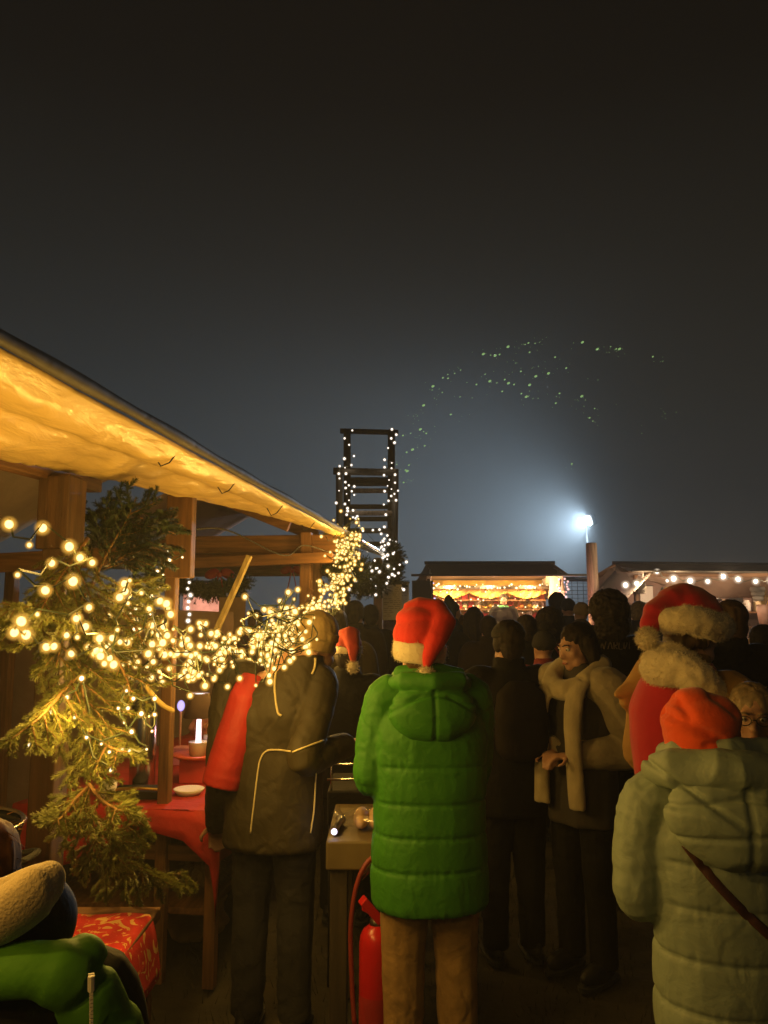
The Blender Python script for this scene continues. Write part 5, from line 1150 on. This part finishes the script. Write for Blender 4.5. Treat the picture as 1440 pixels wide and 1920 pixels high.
# table lamp
p = on_table(372, 1430); p = P(370, 1455, 4.35); p.z = TZ+.008
bx = thing('gift_box', 'red and pink box on the table, carrying the little lamp', 'box', p); MB().box((0, 0, .06), (.17, .13, .12)).build('box', M('red_card', (.60, .05, .05), .6), bx, bevel=.004); MB().lathe([(0, .124), (.11, .124), (.14, .140), (.138, .146), (0, .132)], n=24).build('plate', M('orange_plate', (.70, .12, .03), .4), bx, True)
lp = thing('table_lamp', 'small lit table lamp with dark tapered shade and white stem', 'lamp', p+Vector((0, 0, .134)))
MB().lathe([(0, 0), (.045, 0), (.052, .07), (.055, .075), (.0, .06)], n=18).build('base', m_white, lp, True)
MB().tube([(0, 0, .05), (0, 0, .22)], [.017, .012], 10).build('stem', M('lit_stem', (.9, .8, .8), .4, emit=(1, .80, .86), es=1.6), lp, True)
mb = MB(); mb.lathe([(.052, .335), (.085, .205), (.082, .205), (.049, .335)], n=24); mb.build('shade', M('lamp_shade', (.20, .13, .10), .8, trans=.15), lp, True)
MB().lathe([(0, .327), (.050, .327)], n=24).build('bulb', bulb_mat('lamp_glow', (1, .93, .9), (1, .9, .85), 4, 4), lp, True)
lamp(lp, (0, 0, .24), 1.1, (1, .55, .60), .02); lamp(lp, (0, -.02, .14), .5, (1, .40, .45), .02)
def lab(name, label, cat, px, py, dz=0): q = on_table(px, py); q.z += dz; return thing(name, label, cat, q)
r = lab('bottle', 'squat black bottle with two pale labels in front of the red box', 'bottle', 372, 1455)
MB().lathe([(0, 0), (.048, 0), (.052, .01), (.052, .13), (.046, .155), (.03, .165), (.0, .168)], n=20).build('glass', M('black_glass', (.012, .010, .008), .12), r, True)
for z in (.035, .09): MB().lathe([(.0527, z), (.0527, z+.038)], n=20).build('paper_label', M('bottle_label', (.42, .36, .22), .7, var=.7, vs=70), r, True)
r = lab('bowl', 'low white bowl at the front of the red cloth', 'bowl', 354, 1490); MB().lathe([(0, 0), (.055, 0), (.078, .03), (.074, .032), (.05, .012), (0, .01)], n=24).build('dish', m_white, r, True)
r = lab('canister', 'beige canister between the black bottle and the red sleeve', 'canister', 400, 1447); MB().lathe([(0, 0), (.06, 0), (.06, .20), (.055, .205), (0, .207)], n=20).build('tin', M('beige_tin', (.45, .38, .24), .5), r, True); MB().lathe([(.0615, .17), (.0615, .207), (0, .21)], n=20).build('lid', m_white, r, True)
r = lab('goods_pile', 'heap of red wrapped sweets behind the beige canister', 'sweets', 402, 1420)
mb = MB()
for k in range(30): mb.box((random.gauss(0, .07), random.gauss(.1, .05), .03+abs(random.gauss(0, .06))), (.05, .03, .02), Matrix.Rotation(random.uniform(0, 3), 3, Vector((random.random(), random.random(), 1)).normalized()))
o = mb.build('wrapped_sweets', M('sweet_wrap', (.5, .04, .05), .3, rgb2=(.6, .45, .3), vs=14), r); o['kind'] = 'stuff'
r = lab('tissue', 'pink crumpled tissue behind the lamp', 'tissue', 372, 1415, .12); mb = MB(); mb.ell((0, .1, .05), (.09, .04, .07), None, 12, 8); me = solid(mb, .012, 1, 'tissue'); folds(me, .03, (14, 14, 14), 3); link('paper_ball', me, M('pink_tissue', (.68, .30, .28), .9), r)
r = lab('carton', 'pink carton beside the post under the violet light', 'box', 343, 1432); MB().box((0, 0, .05), (.11, .10, .10)).build('card', M('pink_card', (.66, .25, .28), .7), r, bevel=.003)
r = lab('led_stick', 'thin lit stick with violet tip beside the post', 'light stick', 336, 1425); MB().tube([(0, 0, 0), (0, 0, .30)], .007, 8).build('stick', M('pink_stick', (.6, .3, .25), .5), r, True); mb = MB(); mb.ell((0, 0, .33), (.025, .025, .035), None, 12, 8); mb.build('tip', bulb_mat('violet_led', (.62, .5, 1), (.35, .25, .9), 1.3, .9), r, True)
# thermos urn and neighbours
q = P(266, 1470, 4.15); q.z = TZ+.008
r = thing('thermos_urn', 'tall steel thermos dispenser with black top on the red cloth', 'thermos', q); MB().lathe([(0, 0), (.062, 0), (.066, .01), (.066, .37), (.058, .40), (.0, .40)], n=28).build('flask', m_steel, r, True); MB().lathe([(.060, .395), (.064, .42), (.050, .47), (.0, .475)], n=24).build('top', m_black, r, True); MB().bar((0, -.04, .44), (0, -.13, .43), .03, .025).build('spout', m_black, r, bevel=.006); MB().tube(spline([(-.05, 0, .47), (-.03, 0, .54), (.03, 0, .54), (.05, 0, .47)], 5), .008, 7).build('handle', m_black, r, True)
q = P(203, 1490, 3.9); q.z = TZ+.008
r = thing('paper_cup', 'white paper cup on the red cloth behind the spruce', 'cup', q); MB().lathe([(0, 0), (.030, 0), (.042, .095), (.039, .095), (.028, .006)], n=20).build('cup', m_white, r, True)
q = P(262, 1488, 4.0); q.z = TZ+.008
r = thing('tray', 'black tray with a gold rim at the foot of the thermos', 'tray', q); MB().box((0, 0, .02), (.26, .16, .04)).build('tray_body', m_black, r, bevel=.006); MB().tube(spline([(-.15, -.09, .03), (-.08, -.1, .055), (.02, -.1, .06), (.13, -.085, .05)], 6), .007, 8).build('gold_rim', M('gold_edge', (.6, .42, .12), .3, .8), r, True)
r = thing('ribbon', 'loose golden ribbon hanging from the light drape before the post', 'ribbon', P(270, 1280, 3.2)); o0 = P(270, 1280, 3.2); mb = MB(); mb.tube([v-o0 for v in spline([P(270, 1280, 3.2), P(285, 1302, 3.2), P(305, 1322, 3.2), P(327, 1334, 3.2)], 6)], [.007]+[.011]*12+[.010]*5+[.005], 8, flat=.5); mb.build('band', M('gold_ribbon', (.62, .45, .14), .5), r, True)
# under the table
q = PZ(362, 1772, 0.0)
r = thing('burlap_sack', 'crumpled tan sack lying under the table', 'sack', (q.x, q.y+.12, 0)); mb = MB(); mb.ell((0, 0, .09), (.15, .10, .10), None, 18, 12); mb.ell((.06, .02, .15), (.08, .08, .11), None, 14, 10); mb.ell((-.05, .0, .06), (.12, .12, .06), None, 14, 10)
me = solid(mb, .012, 2, 'sack'); folds(me, .028, (6, 6, 16), 8); link('cloth', me, M('burlap', (.46, .30, .10), .9, var=.2, bump=.5, bs=120), r)
q = P(380, 1690, 4.2)
r = thing('wool_bundle', 'shaggy cream bundle on the shelf above the tan sack', 'bundle', (q.x, q.y, .315)); mb = MB(); mb.ell((0, 0, .10), (.10, .08, .10), None, 16, 10); me = fuzz(solid(mb, .012, 2, 'wool'), 2500, .045, .0012, .7); link('wool', me, M('wool', (.42, .33, .18), .95), r)
for px, lbl, sz in ((285, 'dark grey crate on the lower shelf behind the spruce', (.22, .24, .16)), (345, 'brown carton on the lower shelf beneath the table', (.16, .2, .2))):
    q = P(px, 1650, 4.3); r = thing('crate', lbl, 'crate', (q.x, q.y, .317)); MB().box((0, 0, sz[2]/2), sz).build('crate_body', M('crate_'+lbl[:4], (.10, .09, .08) if px < 300 else (.22, .13, .06), .8), r, bevel=.005); MB().box((0, 0, sz[2]+.008), (sz[0]+.02, sz[1]+.02, .014)).build('lid', m_dark_wood, r)
q = PZ(335, 1702, 0.02)
r = thing('tin_can', 'small pale tin on the ground under the table', 'tin', (q.x, q.y, 0)); MB().lathe([(0, .0), (.05, 0), (.05, .12), (.046, .125), (0, .12)], n=18).build('can', M('pale_tin', (.3, .27, .18), .5), r, True)
# leaning battens and signs
def batten(label, a, b, m): r = thing('batten', label, 'batten', a); MB().bar((0, 0, 0), Vector(b)-Vector(a), .03, .06, (0, -1, .2)).build('strip', m, r, bevel=.002); MB().ell((Vector(b)-Vector(a))*.96+Vector((0, -.018, 0)), (.008, .004, .008)).build('screw', m_black, r); return r
batten('yellow pine batten slanting behind the light drape', P(398, 1200, 5.2), P(468, 1042, 5.2), m_pine)
batten('dim slanting batten behind the thick part of the light drape', P(520, 1205, 6.2), P(585, 1105, 6.2), m_wood)
def sheet_sign(label, p, wd, ht, rows, m=m_paper, rz=0, mount=None):
    r = thing('paper_sign', label, 'sign', p, rz); MB().box((0, 0, -ht/2), (wd, .006, ht)).build('sheet', m, r)
    k = 0; ink = M('faded_ink', (.20, .14, .11), .9)
    mb = MB()
    for i in range(rows):
        z = -ht*(.08+.86*i/rows); x = -wd*.42
        while x < wd*.38:
            l_ = random.uniform(.02, .06)*wd/.22; l_ = min(l_, wd*.42-x)
            if random.random() < .8 and l_ > .004: mb.box((x+l_/2, -.0045, z), (l_, .002, ht*.012))
            x += l_+.012
    if mb.v: o = mb.build('printed_rows', ink, r); o['kind'] = 'stuff'
    MB().box((0, .008, .0), (wd+.02, .012, .02)).build('batten_top', m_dark_wood, r); return r
sheet_sign('long pale paper price list hanging below the fir bush', P(735, 1096, 8.55), .215, .39, 16)
sheet_sign('small paper notice pinned beside the long price list', P(757, 1092, 9.0), .12, .42, 9)
sheet_sign('plain tan board hanging in the second stall behind the light drape', P(436, 1120, 7.3), .25, .36, 0, M('tan_board', (.36, .23, .12), .8))
# ================================================================== things in front
# grill table beside the green parka
tp = PZ(690, 1562, .82); ty = 3.25
t2 = thing('serving_table', 'plain brown table with thick edge holding bread, between the two big jackets', 'table', (-.07, ty+.25, 0))
MB().box((0, 0, .765), (.32, .62, .11)).build('table_top', M('brown_laminate', (.17, .125, .055), .55, var=.25, vs=5), t2, bevel=.008)
for x in (-.11, .11):
    for y in (-.24, .24): MB().box((x, y, .355), (.07, .07, .71)).build('leg', m_dark_wood, t2, bevel=.004)
r = thing('bread_bag', 'clear bag of pale rolls on the thick edged table', 'bread', (-.075, ty+.13, .822))
for k in range(3): 
    mb = MB(); mb.ell((-.02+.06*k, 0, .04), (.033, .09, .04), None, 14, 9); mb.build('roll', M('bread', (.62, .40, .20), .7, var=.15, bump=.3, bs=40), r, True)
gm_ = bpy.data.materials.new('clear_film'); gm_.use_nodes = True; t = gm_.node_tree; t.nodes.clear(); tr = t.nodes.new('ShaderNodeBsdfTransparent'); gs_ = t.nodes.new('ShaderNodeBsdfGlossy'); gs_.inputs[1].default_value = .12; mxs = t.nodes.new('ShaderNodeMixShader'); mxs.inputs[0].default_value = .16; ou = t.nodes.new('ShaderNodeOutputMaterial'); t.links.new(tr.outputs[0], mxs.inputs[1]); t.links.new(gs_.outputs[0], mxs.inputs[2]); t.links.new(mxs.outputs[0], ou.inputs[0])
mb = MB(); mb.ell((.03, 0, .04), (.12, .085, .045), None, 18, 12); mb.tube([(-.08, 0, .04), (-.11, 0, .05), (-.13, 0, .07)], [.03, .012, .03], 8); me = solid(mb, .008, 1, 'film'); folds(me, .010, (14, 14, 14), 2); link('film', me, gm_, r)
r = thing('torch', 'small lit torch lying on the thick edged table beside the bread', 'torch', (-.200, ty+.08, .842)); mb = MB(); mb.tube([(0, -.08, 0), (.012, .05, 0), (.014, .06, 0), (.018, .10, 0)], [.013, .013, .017, .019], 12); mb.build('barrel', m_chrome, r, True); mb = MB(); mb.ell((-.001, -.085, 0), (.013, .008, .013), None, 12, 8); mb.build('lens', bulb_mat('torch_glow', (.95, .85, 1), (.7, .6, .9), 2.5, 1.5), r, True); lamp(r, (-.005, -.12, .02), .05, (.8, .75, 1), .01)
r = thing('barbecue', 'black barbecue box with two chrome rails behind the bread', 'barbecue', (-.10, ty+.75, 0)); MB().box((0, 0, .80), (.34, .42, .16)).build('fire_box', m_black, r, bevel=.01)
for z in (.93, 1.0): MB().tube([(-.17, -.2, z), (.17, -.2, z)], .006, 8).build('rail', m_steel, r, True)
for x in (-.15, .15):
    MB().tube([(x, -.2, .87), (x, -.2, 1.0)], .005, 6).build('upright', m_steel, r, True)
    for y in (-.18, .18): MB().tube([(x, y, 0), (x, y, .73)], .014, 8).build('leg', m_black, r, True)
r = thing('tongs', 'steel tongs hanging from the edge of the thick edged table', 'tongs', P(675, 1650, 3.18)); 
for dx in (0, .016): MB().bar((0, 0, 0), (.065+dx, 0, .085-dx), .004, .010).build('jaw', m_steel, r)
# fire extinguisher
ex = P(706, 1900, 2.80); red_paint = M('red_enamel', (.52, .012, .014), .28, var=.08)
r = thing('fire_extinguisher', 'red fire extinguisher standing by the legs of the green parka wearer', 'fire extinguisher', (-.028, 3.06, 0)); r.scale = (1.08, 1.08, 1.16)
MB().lathe([(0, 0), (.056, 0), (.060, .012), (.060, .425), (.056, .45), (.046, .468), (.028, .480), (.022, .485), (0, .486)], n=32).build('cylinder', red_paint, r, True)
MB().lathe([(0, .47), (.024, .47), (.024, .50), (.018, .505), (0, .505)], n=16).build('valve', m_chrome, r, True)
MB().bar((.012, 0, .495), (-.050, -.02, .565), .042, .030).build('lever', red_paint, r, bevel=.004); MB().bar((.02, .004, .50), (-.05, .0, .535), .026, .012).build('grip', red_paint, r, bevel=.003)
MB().tube(spline([(.015, .02, .49), (.045, .06, .60), (.0, .06, .675), (-.06, .04, .62), (-.09, .03, .48), (-.085, .02, .30), (-.075, 0, .18)], 7), .0085, 9).build('hose', M('red_hose', (.25, .03, .02), .5), r, True)
MB().lathe([(.0606, .13), (.0606, .28)], n=32).build('instruction_label', M('label_print', (.45, .03, .03), .5), r, True)
# low bench with the patterned cloth, kettle
ap_, bp_ = PZ(292, 1682, .80), PZ(205, 1800, .80)
r = thing('low_table', 'small brown timber table with red patterned cloth in front of the stall', 'table', (-1.10, 2.28, 0), 0)
MB().box((0, 0, .785), (.80, .56, .035)).build('table_top', m_wood_x, r, bevel=.004)
for x in (-.36, .36):
    for y in (-.24, .24): MB().box((x, y, .385), (.05, .05, .765)).build('leg', m_wood, r, bevel=.003)
MB().box((0, .25, .73), (.70, .03, .07)).build('apron', m_wood_x, r)
pm = M('patterned_red_cloth', (.58, .022, .018), .8, wr=.3, ws=12)
t = pm.node_tree; b_ = t.nodes['Principled BSDF']; vo = t.nodes.new('ShaderNodeTexVoronoi'); vo.inputs['Scale'].default_value = 11; nz = t.nodes.new('ShaderNodeTexNoise'); nz.inputs['Scale'].default_value = 16; nz.inputs['Distortion'].default_value = 2.2
tcn = t.nodes.new('ShaderNodeTexCoord'); t.links.new(tcn.outputs['Object'], nz.inputs['Vector']); rp = t.nodes.new('ShaderNodeValToRGB'); rp.color_ramp.elements[0].position = .56; rp.color_ramp.elements[0].color = (.58, .022, .018, 1); rp.color_ramp.elements[1].position = .59; rp.color_ramp.elements[1].color = (.72, .42, .12, 1); t.links.new(nz.outputs['Fac'], rp.inputs[0]); t.links.new(rp.outputs[0], b_.inputs['Base Color'])
g = []
for i in range(26):
    x = -.33+.72*i/25; row = []
    for j in range(22):
        y = .19-.47*min(1, j/13); z = .813+.003*math.sin(i*.9+j*.6)
        if j > 13: z -= .022*(j-13); y = -.285-.004*(j-13)+.010*math.sin(i*.8)
        row.append(Vector((x, y, z)))
    for_x = row
    g.append(row)
for e_ in range(1, 8): g.append([p+Vector((.012 if e_ == 1 else .012+.004*e_, 0, -.024*e_+(.0 if e_ > 1 else 0))) for p in g[25]])
o = MB(); o.sheet(g, .003); c_ = o.build('table_cloth', pm, None, True); c_.location = (-1.10, 2.28, 0); tag(c_, 'bright red cloth with golden figures on the small brown table', 'table cloth')
g = []
for i in range(12):
    a_ = i/11; g.append([Vector((.425+.012*math.sin(i*1.1)+.012*j/8, -.30+.36*a_, .70-(.28-.10*a_)*j/8)) for j in range(9)])
o = MB(); o.sheet(g, .003); c_ = o.build('white_cloth', M('off_white_cloth', (.50, .42, .28), .85, wr=.5, ws=8), None, True); c_.location = (-1.10, 2.28, 0); tag(c_, 'off white cloth hanging from the side of the small brown table', 'cloth')
r = thing('kettle', 'big black soup kettle with shiny wet rim on the small table', 'kettle', (-1.22, 2.22, .806)); MB().lathe([(0, 0), (.15, 0), (.195, .05), (.205, .15), (.198, .28), (.205, .315), (.212, .32), (.204, .326), (.190, .30), (.185, .06), (0, .03)], n=40).build('pot', M('black_enamel', (.015, .014, .013), .18), r, True); MB().lathe([(.204, .322), (.214, .326), (.206, .334), (.198, .327)], n=40).build('rim', m_steel, r, True)
for sx in (-1, 1): MB().tube(spline([(sx*.195, -.05, .24), (sx*.25, -.04, .25), (sx*.25, .04, .25), (sx*.195, .05, .24)], 5), .010, 8).build('handle', m_black, r, True)
